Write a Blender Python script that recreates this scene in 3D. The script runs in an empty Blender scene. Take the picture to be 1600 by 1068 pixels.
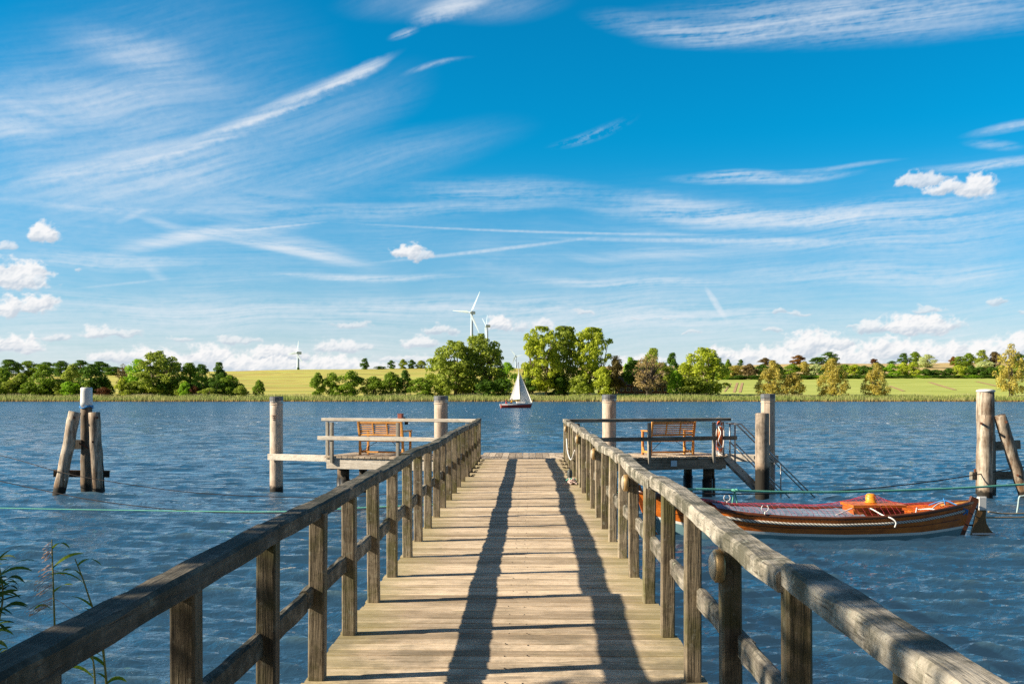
import bpy, math, random
import numpy as np
from mathutils import Vector, Matrix
random.seed(7)
SC = bpy.context.scene
COL = SC.collection
R = math.radians
F, CX, CY, H = 1556.0, 800.0, 616.0, 2.70      # focal length in photo pixels, horizon point, eye height above the water
DECK = H - 1.61
YAW = 0.0154                                    # the pier runs slightly to the right of the view
SUN_EL, SUN_AZ = R(28), R(-99)                # low sun from the left, a touch behind the viewer

# ------------------------------------------------------------------ helpers
class MB:
    """collects shapes into one mesh"""
    def __init__(s): s.v, s.f, s.m = [], [], []
    def add(s, vs, fs, m=0):
        n = len(s.v); s.v += [tuple(v) for v in vs]
        s.f += [tuple(i + n for i in f) for f in fs]; s.m += [m] * len(fs)
        return s
    def box(s, c, size, rz=0.0, m=0, ch=0.0, M=None):
        """box with chamfered vertical edges"""
        x, y, z = size[0] / 2, size[1] / 2, size[2] / 2
        ring = [(-x, -y), (x, -y), (x, y), (-x, y)] if not ch else [(-x + ch, -y), (x - ch, -y), (x, -y + ch), (x, y - ch), (x - ch, y), (-x + ch, y), (-x, y - ch), (-x, -y + ch)]
        n = len(ring); vs = [(a, b, -z) for a, b in ring] + [(a, b, z) for a, b in ring]
        fs = [tuple(range(n))[::-1], tuple(range(n, 2 * n))] + [(i, (i + 1) % n, n + (i + 1) % n, n + i) for i in range(n)]
        if M is None: M = Matrix.Translation(c) @ Matrix.Rotation(rz, 4, 'Z')
        return s.add([M @ Vector(v) for v in vs], fs, m)
    def beam(s, p, q, w, h, m=0, ch=0.006, up=(0, 0, 1)):
        """squared timber from p to q, w across, h upright"""
        p, q = Vector(p), Vector(q); d = q - p; L = d.length; d.normalize()
        a = d.cross(Vector(up)); a = a.normalized() if a.length > 1e-5 else Vector((1, 0, 0))
        b = a.cross(d).normalized()
        M = Matrix((a, b, -d)).transposed().to_4x4(); M.translation = (p + q) / 2
        return s.box(None, (w, h, L), m=m, ch=ch, M=M)
    def tube(s, pts, r, n=8, m=0, cap=True):
        pts = [Vector(p) for p in pts]; rs = r if isinstance(r, (list, tuple)) else [r] * len(pts)
        vs, fs = [], []; a = None
        for i, p in enumerate(pts):
            d = (pts[min(i + 1, len(pts) - 1)] - pts[max(i - 1, 0)]).normalized()
            if a is None:
                a = d.cross(Vector((0, 0, 1)));
                if a.length < .05: a = d.cross(Vector((1, 0, 0)))
            a = (a - d * a.dot(d)).normalized(); b = d.cross(a)
            for k in range(n):
                t = 2 * math.pi * k / n; vs.append(p + (a * math.cos(t) + b * math.sin(t)) * rs[i])
        for i in range(len(pts) - 1):
            for k in range(n):
                k2 = (k + 1) % n; fs.append((i * n + k, i * n + k2, (i + 1) * n + k2, (i + 1) * n + k))
        if cap: fs += [tuple(range(n))[::-1], tuple(range((len(pts) - 1) * n, len(pts) * n))]
        return s.add(vs, fs, m)
    def lathe(s, prof, c=(0, 0, 0), n=20, m=0, M=None, jit=0.0, seed=0):
        """profile of (radius, height) turned about the vertical"""
        rnd = random.Random(seed); off = [1 + rnd.uniform(-jit, jit) for _ in range(n)]
        vs, fs = [], []
        for r, z in prof:
            for k in range(n):
                t = 2 * math.pi * k / n; vs.append(Vector((r * off[k] * math.cos(t), r * off[k] * math.sin(t), z)))
        for i in range(len(prof) - 1):
            for k in range(n):
                k2 = (k + 1) % n; fs.append((i * n + k, i * n + k2, (i + 1) * n + k2, (i + 1) * n + k))
        fs += [tuple(range(n))[::-1], tuple(range((len(prof) - 1) * n, len(prof) * n))]
        M = M or Matrix.Translation(c)
        return s.add([M @ v for v in vs], fs, m)
    def build(s, name, mats, parent=None, smooth=False, local=False):
        """links ONE mesh object; coordinates are world ones unless local"""
        me = bpy.data.meshes.new(name)
        vs = s.v
        if parent is not None and not local:
            Mi = base_matrix(parent).inverted(); vs = [Mi @ Vector(v) for v in vs]
        me.from_pydata([tuple(v) for v in vs], [], s.f)
        for mt in (mats if isinstance(mats, (list, tuple)) else [mats]): me.materials.append(mt)
        me.polygons.foreach_set('material_index', s.m)
        if smooth: me.polygons.foreach_set('use_smooth', [True] * len(me.polygons))
        me.update()
        return link(name, me, parent)

def base_matrix(o):
    M = Matrix.Translation(o.location) @ o.rotation_euler.to_matrix().to_4x4()
    return (base_matrix(o.parent) @ M) if o.parent else M
def link(name, data, parent=None):
    o = bpy.data.objects.new(name, data); COL.objects.link(o)
    if parent is not None: o.parent = parent
    return o
def tag(o, label, cat, group=None):
    o['label'] = label; o['category'] = cat
    if group: o['group'] = group
    return o
def thing(name, label, cat, loc=(0, 0, 0), rz=0.0, group=None):
    o = link(name, None); o.location = loc; o.rotation_euler = (0, 0, rz)
    o.empty_display_size = .3
    return tag(o, label, cat, group)
def structure(o): o['kind'] = 'structure'; return o
def dup(root, label=None, parent=None):
    c = root.copy(); COL.objects.link(c); c.parent = parent
    if label: c['label'] = label
    for ch in list(root.children): dup(ch, None, c)
    return c
def np_mesh(name, verts, faces, mats, parent=None, smooth=False):
    """numpy arrays, all faces with the same corner count"""
    me = bpy.data.meshes.new(name); k = faces.shape[1]
    me.vertices.add(len(verts)); me.vertices.foreach_set('co', verts.astype(np.float32).ravel())
    me.loops.add(faces.size); me.loops.foreach_set('vertex_index', faces.astype(np.int32).ravel())
    me.polygons.add(len(faces)); me.polygons.foreach_set('loop_start', np.arange(0, faces.size, k, dtype=np.int32))
    if smooth: me.polygons.foreach_set('use_smooth', np.ones(len(faces), dtype=bool))
    for mt in (mats if isinstance(mats, (list, tuple)) else [mats]): me.materials.append(mt)
    me.update(calc_edges=True); me.validate()
    return link(name, me, parent)
def at(px, py, Y):                                # the point at depth Y seen at a photo pixel
    return Vector(((px - CX) / F * Y, Y, H - (py - CY) / F * Y))
def PL(x, y, z):                                  # pier coordinates (across, along, up) to the world
    return Vector((x * math.cos(YAW) + y * math.sin(YAW), y * math.cos(YAW) - x * math.sin(YAW), z))
def curve(pts, n=24):
    """Catmull-Rom through the points"""
    P = [Vector(p) for p in pts]; P = [2 * P[0] - P[1]] + P + [2 * P[-1] - P[-2]]; out = []
    for i in range(1, len(P) - 2):
        for k in range(n):
            t = k / n; a, b, c, d = P[i - 1], P[i], P[i + 1], P[i + 2]
            out.append(.5 * ((2 * b) + (c - a) * t + (2 * a - 5 * b + 4 * c - d) * t * t + (3 * b - a - 3 * c + d) * t ** 3))
    return out + [P[-2]]

# ------------------------------------------------------------------ materials
class NT:
    def __init__(s, tree): s.t = tree
    def n(s, typ, **kw):
        nd = s.t.nodes.new('ShaderNode' + typ)
        for k, v in kw.items(): setattr(nd, k, v)
        return nd
    def put(s, sock, v):
        if v is None: return
        if isinstance(v, bpy.types.NodeSocket): s.t.links.new(v, sock)
        else: sock.default_value = v
    def math(s, op, a, b=None, c=None, clamp=False):
        nd = s.n('Math', operation=op, use_clamp=clamp)
        for i, v in enumerate((a, b, c)): s.put(nd.inputs[i], v)
        return nd.outputs[0]
    def vmath(s, op, a, b=None):
        nd = s.n('VectorMath', operation=op); s.put(nd.inputs[0], a); s.put(nd.inputs[1], b)
        return nd.outputs['Value'] if op in ('LENGTH', 'DOT_PRODUCT') else nd.outputs[0]
    def mapr(s, v, a, b, c=0.0, d=1.0, smooth=True):
        nd = s.n('MapRange', interpolation_type='SMOOTHSTEP' if smooth else 'LINEAR')
        for i, x in enumerate((v, a, b, c, d)): s.put(nd.inputs[i], x)
        return nd.outputs[0]
    def mix(s, f, a, b, blend='MIX'):
        nd = s.n('Mix', data_type='RGBA', blend_type=blend)
        s.put(nd.inputs[0], f); s.put(nd.inputs[6], a); s.put(nd.inputs[7], b)
        return nd.outputs[2]
    def noise(s, vec, scale=1.0, detail=4.0, rough=.55, dist=0.0):
        nd = s.n('TexNoise'); s.put(nd.inputs['Vector'], vec)
        for k, v in (('Scale', scale), ('Detail', detail), ('Roughness', rough), ('Distortion', dist)): s.put(nd.inputs[k], v)
        return nd.outputs[0]
    def mapping(s, vec, loc=(0, 0, 0), rot=(0, 0, 0), scale=(1, 1, 1), typ='POINT'):
        nd = s.n('Mapping', vector_type=typ); s.put(nd.inputs[0], vec)
        nd.inputs[1].default_value = loc; nd.inputs[2].default_value = rot; nd.inputs[3].default_value = scale
        return nd.outputs[0]
    def sep(s, vec):
        nd = s.n('SeparateXYZ'); s.put(nd.inputs[0], vec); return nd.outputs
    def comb(s, x, y, z=0.0):
        nd = s.n('CombineXYZ')
        for i, v in enumerate((x, y, z)): s.put(nd.inputs[i], v)
        return nd.outputs[0]
def c4(c): return (*c, 1.0)
def material(name):
    m = bpy.data.materials.new(name); m.use_nodes = True; t = m.node_tree; t.nodes.clear()
    k = NT(t); out = k.n('OutputMaterial'); b = k.n('BsdfPrincipled'); t.links.new(b.outputs[0], out.inputs[0])
    return m, k, b, out
def coords(k):
    """object coordinates shifted by the object's own random number, so copies differ"""
    tc = k.n('TexCoord'); oi = k.n('ObjectInfo')
    sh = k.comb(k.math('MULTIPLY', oi.outputs['Random'], 37.0), k.math('MULTIPLY', oi.outputs['Random'], 71.0), k.math('MULTIPLY', oi.outputs['Random'], 13.0))
    return k.vmath('ADD', tc.outputs['Object'], sh), tc.outputs['Object'], oi.outputs['Random']
def plain(name, col, rough=.5, metal=0.0, var=.15, scale=14.0, bump=.1):
    m, k, b, _ = material(name); v, ob, rn = coords(k)
    n = k.noise(v, scale, 5.0)
    k.put(b.inputs['Base Color'], k.mix(n, c4([x * (1 - var * 1.6) for x in col]), c4([min(1, x * (1 + var * 1.6)) for x in col])))
    b.inputs['Metallic'].default_value = metal
    k.put(b.inputs['Roughness'], k.mapr(k.noise(v, scale * 2.3, 3.0), .2, .8, max(.05, rough - .12), min(1, rough + .12)))
    if bump:
        bp = k.n('Bump'); bp.inputs['Strength'].default_value = bump; bp.inputs['Distance'].default_value = .01
        k.put(bp.inputs['Height'], n); k.put(b.inputs['Normal'], bp.outputs[0])
    return m
def timber(name, axis, lo, hi, moss=.3, mosscol=(.075, .085, .02), dark=.5, wet=None, island=False, rough=.8, lichen=0.0, cover=.58, grain=1.0, edge_algae=False, near_shade=None):
    """weathered wood: grain along an axis, cracks, moss in patches, a wet foot below height wet"""
    m, k, b, _ = material(name); v, ob, rn = coords(k)
    if island:
        g = k.n('NewGeometry').outputs['Random Per Island']
        v = k.vmath('ADD', v, k.comb(k.math('MULTIPLY', g, 53.0), k.math('MULTIPLY', g, 29.0), k.math('MULTIPLY', g, 91.0)))
    sc = {'x': (1.6, 26, 26), 'y': (26, 1.6, 26), 'z': (26, 26, 1.6)}[axis]
    fib = k.noise(k.mapping(v, scale=sc), 1.0 * grain, 7.0, .62, .4)
    fine = k.noise(k.mapping(v, scale=tuple(x * 3.4 for x in sc)), 1.0 * grain, 4.0, .6)
    blot = k.noise(v, 2.2, 5.0, .6)
    f = k.math('ADD', k.math('MULTIPLY', fib, .65), k.math('MULTIPLY', blot, .35))
    if island: f = k.math('ADD', f, k.math('MULTIPLY', k.math('SUBTRACT', g, .5), .26))
    else: f = k.math('ADD', f, k.math('MULTIPLY', k.math('SUBTRACT', rn, .5), .16))
    col = k.mix(k.mapr(f, .3, .7), c4(lo), c4(hi))
    crack = k.mapr(fine, .30, .44)
    col = k.mix(k.math('MULTIPLY', k.math('SUBTRACT', 1.0, crack), dark), col, c4([x * .16 for x in lo]))
    spk = k.noise(v, 85.0, 3.0, .7)
    col = k.mix(k.mapr(spk, .40, .28), col, k.mix(1.0, col, (.45, .43, .40, 1), 'MULTIPLY')); col = k.mix(k.math('MULTIPLY', k.mapr(spk, .60, .72), .35), col, c4([min(1, x * 1.5) for x in hi]))
    bl2 = k.mapr(k.noise(v, 8.0, 6.0, .72), .50, .60)
    col = k.mix(k.math('MULTIPLY', bl2, .55 if moss > .5 else .2), col, k.mix(1.0, col, (.36, .34, .30, 1), 'MULTIPLY'))
    ms = k.math('MULTIPLY', k.mapr(k.noise(v, 3.1, 7.0, .7), cover - .08, cover + .1), moss)
    col = k.mix(ms, col, c4(mosscol))
    if edge_algae:
        q = k.sep(ob); gr = k.math('SINE', k.math('MULTIPLY', k.math('ADD', q[1], k.math('MULTIPLY', blot, .012)), 2 * math.pi / .0285))
        col = k.mix(k.math('MULTIPLY', k.mapr(k.math('ADD', gr, k.math('MULTIPLY', fib, 1.1)), .9, 1.5), .42), col, c4([x * .35 for x in lo]))
        ax = k.math('ADD', k.math('ABSOLUTE', q[0]), k.math('MULTIPLY', k.math('SUBTRACT', k.noise(ob, 1.6, 6.0, .7), .5), .9))
        col = k.mix(k.math('MULTIPLY', k.mapr(ax, .64, 1.12), .55), col, c4((.31, .27, .09)))
        near = k.mapr(q[1], -3.5, -6.5)
        col = k.mix(k.math('MULTIPLY', k.math('MULTIPLY', near, k.mapr(k.noise(ob, 3.0, 5.0, .7), .42, .62)), .5), col, c4((.11, .095, .06)))
    if lichen:
        lc = k.math('MULTIPLY', k.mapr(k.noise(v, 19.0, 4.0, .6), .62, .68), lichen)
        col = k.mix(lc, col, c4((.42, .42, .34)))
    if wet is not None:
        wz = k.n('NewGeometry').outputs['Position']; z = k.sep(wz)[2]
        edge = k.math('ADD', z, k.math('MULTIPLY', k.math('SUBTRACT', k.noise(v, 6.0, 4.0), .5), .28))
        w = k.mapr(edge, wet, wet + .12, 1.0, 0.0)
        col = k.mix(w, col, c4((.018, .014, .009)))
        rust = k.math('MULTIPLY', k.mapr(edge, wet + .02, wet + .35, 1.0, 0.0), .45)
        col = k.mix(k.math('MULTIPLY', rust, k.math('SUBTRACT', 1.0, w)), col, c4((.22, .11, .035)))
    if near_shade:                                                           # shade painted into the wood, darker towards the bank
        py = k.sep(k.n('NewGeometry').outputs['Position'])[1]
        col = k.mix(k.math('MULTIPLY', k.mapr(py, 11.0, 3.5), near_shade), col, k.mix(1.0, col, (.30, .26, .20, 1), 'MULTIPLY'))
    k.put(b.inputs['Base Color'], col); b.inputs['Roughness'].default_value = rough
    bp = k.n('Bump'); bp.inputs['Strength'].default_value = .55; bp.inputs['Distance'].default_value = .012
    k.put(bp.inputs['Height'], k.math('ADD', fib, k.math('MULTIPLY', fine, .8))); k.put(b.inputs['Normal'], bp.outputs[0])
    return m
def leaves(name, col, var=.42, tr=.45, hue=(1.15, 1.0, .6)):
    m, k, b, out = material(name)
    g = k.n('NewGeometry'); oi = k.n('ObjectInfo')
    a = [x * (1 - var) for x in col]; c = [min(1, x * (1 + var) * h) for x, h in zip(col, hue)]
    cl = k.noise(g.outputs['Position'], .35, 2.0)
    f = k.math('ADD', k.math('MULTIPLY', g.outputs['Random Per Island'], .55), k.math('MULTIPLY', cl, .5))
    cc = k.mix(k.mapr(f, .2, .85, smooth=False), c4(a), c4(c))
    k.put(b.inputs['Base Color'], cc); b.inputs['Roughness'].default_value = .6; b.inputs['Specular IOR Level'].default_value = .25
    t = k.n('BsdfTranslucent'); k.put(t.inputs[0], cc)
    mx = k.n('MixShader'); mx.inputs[0].default_value = tr
    k.t.links.new(b.outputs[0], mx.inputs[1]); k.t.links.new(t.outputs[0], mx.inputs[2]); k.t.links.new(mx.outputs[0], out.inputs[0])
    return m
MT = {
 'post': timber('weathered_post_wood', 'z', (.13, .098, .062), (.48, .40, .29), .70, (.13, .13, .03), .75, lichen=.55, cover=.53, near_shade=.75),
 'rail': timber('weathered_rail_wood', 'y', (.15, .13, .105), (.52, .47, .39), .85, (.045, .045, .022), .8, lichen=.6, cover=.50),
 'shaderail': timber('shade_toned_rail_wood', 'y', (.10, .088, .068), (.44, .39, .31), .9, (.034, .036, .016), .85, lichen=.6, cover=.47, near_shade=.65),  # black moss, plus shade painted in towards the near end
 'deck': timber('weathered_deck_wood', 'x', (.38, .28, .18), (.97, .77, .56), .2, (.20, .20, .05), .75, island=True, cover=.6, edge_algae=True),
 'plank': timber('platform_plank_wood', 'y', (.30, .23, .16), (.68, .55, .42), .15, (.16, .16, .05), .7, island=True),
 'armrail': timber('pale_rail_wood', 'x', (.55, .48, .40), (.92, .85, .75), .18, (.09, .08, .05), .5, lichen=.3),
 'armpost': timber('pale_post_wood', 'z', (.22, .20, .17), (.46, .42, .36), .25, (.1, .1, .04), .5),
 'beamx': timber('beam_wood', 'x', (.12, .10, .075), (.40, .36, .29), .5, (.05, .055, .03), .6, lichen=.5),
 'pile': timber('pale_pile_wood', 'z', (.40, .30, .23), (.74, .62, .51), .22, (.17, .11, .06), .6, wet=.10, grain=.6),
 'oldpile': timber('old_pile_wood', 'z', (.13, .078, .045), (.80, .70, .57), .35, (.24, .095, .03), .95, wet=.16, grain=.5),
 'midpile': timber('dark_old_pile_wood', 'z', (.07, .05, .035), (.30, .24, .18), .4, (.20, .09, .03), .9, wet=.2, grain=.5),
 'darkpile': timber('tarred_pile_wood', 'z', (.12, .085, .06), (.55, .45, .36), .5, (.05, .04, .035), .85, wet=.75, grain=.5),
 'black': plain('black_sleeve', (.012, .012, .013), .45),
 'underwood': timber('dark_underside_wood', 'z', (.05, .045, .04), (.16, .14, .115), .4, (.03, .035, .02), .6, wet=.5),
 'steel': plain('galvanised_steel', (.42, .43, .44), .38, .85, .12, 9, .05),
 'capgrey': plain('lead_grey_cap', (.16, .17, .185), .55, .3, .25, 7),
 'whitepaint': plain('chipped_white_paint', (.78, .79, .80), .5, 0, .1, 12, .3),
 'iron': plain('dark_iron', (.03, .026, .024), .6, .5),
 'rust': plain('rusty_bolt', (.16, .06, .03), .75, .2),
 'teak': timber('orange_teak', 'x', (.52, .21, .04), (.80, .40, .10), .0, (.1, .1, .02), .35, rough=.55),
 'teakz': timber('orange_teak_upright', 'z', (.52, .21, .04), (.80, .40, .10), .0, (.1, .1, .02), .35, rough=.55),
 'orange': plain('orange_plastic', (.85, .16, .02), .45, 0, .12),
 'white': plain('white_plastic', (.80, .80, .79), .45, 0, .05),
 'greenrope': plain('green_rope_fibre', (.16, .55, .42), .8, 0, .25, 60, .6),
 'darkrope': plain('dark_rope_fibre', (.03, .022, .02), .85, 0, .25, 60, .6),
 'tanrope': plain('tan_rope_fibre', (.45, .33, .19), .85, 0, .25, 60, .6),
 'bluerope': plain('blue_rope_fibre', (.04, .25, .62), .8, 0, .2, 60, .6),
 'redbox': plain('faded_red_paint', (.34, .10, .07), .7),
 'bluesign': plain('light_blue_plate', (.50, .74, .95), .5, 0, .05),
 'brass': plain('brass_lamp_ring', (.46, .30, .13), .45, .35, .2),
 'lampglass': plain('frosted_lamp_glass', (.42, .37, .29), .35, 0, .05),
 'yellow': plain('yellow_plastic', (.80, .38, .03), .4, 0, .15),
 'sail': plain('white_sailcloth', (.92, .92, .90), .75, 0, .04, 2.0, .0),
 'redhull': plain('red_hull_paint', (.36, .035, .022), .3, 0, .15, 2.0, .0),
 'mast': plain('silver_mast', (.35, .35, .36), .4, .6),
 'turbine': plain('turbine_white', (.44, .55, .68), .5, 0, .03, 1.0, .0),
 'skin': plain('skin', (.55, .34, .25), .6, 0, .08),
 'jacket_yellow': plain('yellow_jacket_cloth', (.85, .42, .02), .7),
 'jacket_red': plain('red_jacket_cloth', (.60, .04, .05), .7),
 'trousers': plain('navy_trouser_cloth', (.03, .04, .08), .8),
 'hair': plain('brown_hair', (.06, .035, .02), .7),
}
# ------------------------------------------------------------------ camera, sun, sky
cam = bpy.data.cameras.new('camera'); co = link('camera', cam); SC.camera = co
co.location = (0, 0, H); co.rotation_euler = (R(90), 0, 0)
cam.sensor_width = 36.0; cam.lens = 36.0 * F / 1600.0; cam.shift_y = (CY - 534.0) / 1600.0
cam.clip_start = .05; cam.clip_end = 8000.0
sun = bpy.data.lights.new('sun', 'SUN'); so = link('sun', sun)
sun.energy = 5.0; sun.angle = R(.5); sun.color = (1.72, 1.50, 1.15)
TOSUN = Vector((math.sin(SUN_AZ) * math.cos(SUN_EL), math.cos(SUN_AZ) * math.cos(SUN_EL), math.sin(SUN_EL)))
so.rotation_euler = TOSUN.to_track_quat('Z', 'Y').to_euler(); so.location = (-20, -5, 20)
W = bpy.data.worlds.new('World'); SC.world = W; W.use_nodes = True
def make_world():
    t = W.node_tree; t.nodes.clear(); k = NT(t)
    out = k.n('OutputWorld'); bg = k.n('Background'); t.links.new(bg.outputs[0], out.inputs[0])
    bg.inputs[1].default_value = .10
    sky = k.n('TexSky', sky_type='NISHITA'); sky.sun_disc = False; sky.sun_elevation = SUN_EL; sky.sun_rotation = SUN_AZ % (2 * math.pi)
    sky.air_density = 1.0; sky.dust_density = .4; sky.ozone_density = 2.2
    x, y, z = k.sep(k.n('TexCoord').outputs['Generated'])
    el = k.math('ARCSINE', z)
    # deep saturated blue overhead, paler towards the horizon
    hi = k.mix(1.0, sky.outputs[0], (.010, 1.11, 1.50, 1), 'MULTIPLY')
    lo = k.mix(1.0, sky.outputs[0], (.72, 1.06, 1.34, 1), 'MULTIPLY')
    col = k.mix(k.mapr(el, .0, .26), lo, hi)
    top = k.mix(1.0, sky.outputs[0], (.50, .56, .62, 1), 'MULTIPLY')                  # thinner, whiter overhead
    col = k.mix(k.mapr(el, .36, .62), col, top)
    col = k.mix(k.mapr(y, .05, -.25), col, k.mix(1.0, sky.outputs[0], (.70, .62, .58, 1), 'MULTIPLY'))   # milky towards the sun side
    col = k.mix(k.mapr(el, -.12, -.01), (1.0, 1.5, 1.7, 1), col)
    t.links.new(col, bg.inputs[0])
    W.cycles.sampling_method = 'MANUAL'; W.cycles.sample_map_resolution = 512
make_world()
class Perlin:
    def __init__(s, seed):
        r = np.random.default_rng(seed); s.p = np.concatenate([r.permutation(1024)] * 2); a = r.uniform(0, 6.283, 1024); s.gx, s.gy = np.cos(a), np.sin(a)
    def one(s, x, y):
        xi, yi = np.floor(x).astype(int), np.floor(y).astype(int); fx, fy = x - xi, y - yi; xi &= 1023; yi &= 1023; x1 = (xi + 1) & 1023; y1 = (yi + 1) & 1023
        def g(a, b, dx, dy): h = s.p[s.p[a] + b]; return s.gx[h] * dx + s.gy[h] * dy
        u, v = fx * fx * fx * (fx * (fx * 6 - 15) + 10), fy * fy * fy * (fy * (fy * 6 - 15) + 10)
        a = g(xi, yi, fx, fy); b = g(x1, yi, fx - 1, fy); c = g(xi, y1, fx, fy - 1); d = g(x1, y1, fx - 1, fy - 1)
        return 1.4 * ((a + (b - a) * u) * (1 - v) + (c + (d - c) * u) * v)
    def fbm(s, x, y, octs=5, gain=.5, ridge=False):
        t = 0; a = 1.0; n = 0
        for i in range(octs):
            q = s.one(x * 2 ** i + 17.3 * i, y * 2 ** i + 9.1 * i); t = t + a * ((1 - 2 * np.abs(q)) if ridge else q); n += a; a *= gain
        return t / n
def sstep(a, b, x): t = np.clip((x - a) / (b - a), 0, 1); return t * t * (3 - 2 * t)
def make_clouds():
    """cirrus, contrails and small cumulus on a far shell of the sky in front of the viewer"""
    def ang(px, py):
        a = math.atan((px - CX) / F); return a * F, math.atan((CY - py) / F * math.cos(a)) * F
    azs = np.linspace(R(-37), R(37), 1500); els = np.concatenate([np.linspace(R(-.3), R(9), 210)[:-1], np.linspace(R(9), R(27), 300)])
    EE, AA = np.meshgrid(els, azs, indexing='ij'); a, e = AA * F, EE * F                 # angles, in photo-pixel units
    N = Perlin(12); wx, wy = N.fbm(a / 300, e / 220, 2) * 26, N.fbm(a / 300 + 40, e / 180 + 7, 2) * 20
    gr_ = N.fbm(a / 13, e / 9, 4, .6)                                               # fine curdling inside the veils
    aw, ew = a + wx, e + wy
    def rot(x, y, deg): c_, s_ = math.cos(R(deg)), math.sin(R(deg)); return x * c_ + y * s_, -x * s_ + y * c_
    def fibre(deg, L, w, seed, octs=6, ridge=False):
        x, y = rot(aw, ew, deg); return N.fbm(x / L + seed, y / w + seed * 1.7, octs, .58, ridge)
    def streaks(items, A, E, pw=1.0):
        tot = 0
        for x1, y1, x2, y2, hw, w in items:
            p, q = ang(x1, y1), ang(x2, y2); L = math.hypot(q[0] - p[0], q[1] - p[1]) / 2
            x, y = rot(A - (p[0] + q[0]) / 2, E - (p[1] + q[1]) / 2, math.degrees(math.atan2(q[1] - p[1], q[0] - p[0])))
            tot = tot + w * sstep(1.0, .0, np.sqrt((x / L) ** 2 + (y / hw) ** 2)) ** pw
        return tot
    d1 = fibre(20, 240, 15, 3.1); d2 = fibre(15, 170, 5.0, 5.3); d3 = fibre(27, 46, 7, 9.0); f1 = fibre(1, 280, 11, 8.4); f2 = fibre(3, 130, 3.6, 2.2); s1 = N.fbm(aw / 190 + 3, ew / 120, 4)
    cr = fibre(-9, 240, 12, 6.6)                                                    # a second set of fibres crossing the first
    diag = np.clip(.44 + .85 * d1 + .55 * d2 + .30 * d3 + .34 * gr_, 0, 1.5); flat = np.clip(.46 + .85 * f1 + .65 * f2 + .2 * d3 + .30 * gr_, 0, 1.5); soft = np.clip(.5 + .9 * s1, 0, 1.2); cross = np.clip(.5 + .9 * cr + .4 * f2, 0, 1.3)
    veil_l = streaks([(-260, 320, 560, 60, 210, .50), (-160, 320, 640, 150, 110, .34), (40, 40, 380, 130, 46, .75), (30, 175, 250, 150, 40, .7), (-120, 220, 200, 130, 60, .55), (-120, 212, 130, 215, 24, .7), (60, 165, 420, 125, 28, .45),
                      (-120, 320, 520, 225, 60, .62), (240, 330, 860, 185, 52, .42), (500, 10, 920, -5, 34, .5), (-60, 160, 140, 200, 10, .5), (340, 250, 700, 110, 60, .30)], aw, ew)
    main = streaks([(60, 300, 480, 168, 10, .7), (240, 235, 560, 125, 9, .8), (320, 205, 640, 76, 13, .8), (420, 168, 622, 88, 7, 1.0), (500, 142, 622, 84, 14, .8), (-60, 312, 330, 205, 14, .45), (630, 38, 780, -14, 20, .9), (300, 215, 560, 130, 5, .6)], a + wx * .3 + gr_ * 5, e + wy * .3 + gr_ * 5)
    bands = streaks([(840, 318, 1750, 338, 22, 1.15), (900, 300, 1250, 332, 24, .8), (1100, 332, 1700, 300, 22, .8), (560, 300, 1020, 300, 30, .55), (1015, 279, 1360, 262, 10, 1.3), (1060, 272, 1240, 262, 7, .9), (1180, 262, 1420, 246, 5, .5),
                     (1400, 263, 1720, 246, 9, 1.2), (1475, 215, 1700, 178, 10, .8), (1480, 222, 1600, 235, 9, .5), (960, 34, 1800, -22, 56, 1.0), (980, 60, 1300, 40, 26, .55), (900, 20, 1180, 60, 26, .4), (-100, 318, 420, 322, 6, .6),
                     (-60, 405, 360, 405, 18, .85), (350, 428, 780, 436, 8, 1.15), (780, 436, 1200, 440, 10, .95), (1150, 385, 1700, 350, 34, .55), (300, 480, 1150, 462, 22, .9), (700, 488, 1350, 500, 30, .95), (-100, 470, 700, 500, 34, .6), (1050, 430, 1750, 420, 26, .6), (260, 330, 1000, 318, 18, .4), (900, 350, 1500, 392, 14, .5)], aw, ew)
    xs = streaks([(150, 372, 540, 340, 16, .75), (210, 330, 620, 425, 12, 1.1), (300, 340, 640, 430, 22, .75), (120, 402, 430, 330, 16, .9), (200, 320, 330, 370, 10, .6), (180, 345, 240, 318, 6, .6), (760, 408, 1330, 375, 14, .5), (200, 330, 560, 300, 30, .4), (220, 405, 270, 440, 10, .5)], aw, ew)
    jag_ = .75 + .6 * N.fbm(a / 9, e / 9, 3)
    wisp = streaks([(835, 232, 1010, 180, 12, .8), (600, 124, 760, 92, 6, .6), (600, 66, 668, 50, 9, 1.3)], aw, ew, 1.6) * np.clip(diag - .15, 0, 1)
    trails = streaks([(330, 364, 520, 345, 1.9, .8), (500, 345, 1180, 366, 2.2, .75), (560, 412, 960, 366, 3.6, .75), (820, 370, 1330, 374, 4.5, .6), (1100, 444, 1138, 504, 6.0, 1.1), (100, 452, 290, 432, 2.5, .4), (1180, 372, 1330, 380, 7, .4)], a, e, .6) * jag_
    veil = veil_l * (.24 + .50 * diag * (.45 + .7 * soft)) + main * (.26 + .85 * diag) + bands * (.05 + .90 * flat) + xs * (.06 + .85 * cross) + trails * .8 + wisp
    veil = veil + sstep(360, 130, e) * (.09 + .34 * flat * soft + .20 * cross * soft) + sstep(170, 0, e) * (.55 + .40 * flat)
    veil = 1 - np.exp(-1.15 * np.clip(veil, 0, None)); veil = np.clip(veil * 1.02, 0, .92)
    rgb = np.stack([.80 + .06 * veil, .86 + .03 * veil, .93 + 0 * veil], -1)
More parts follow.
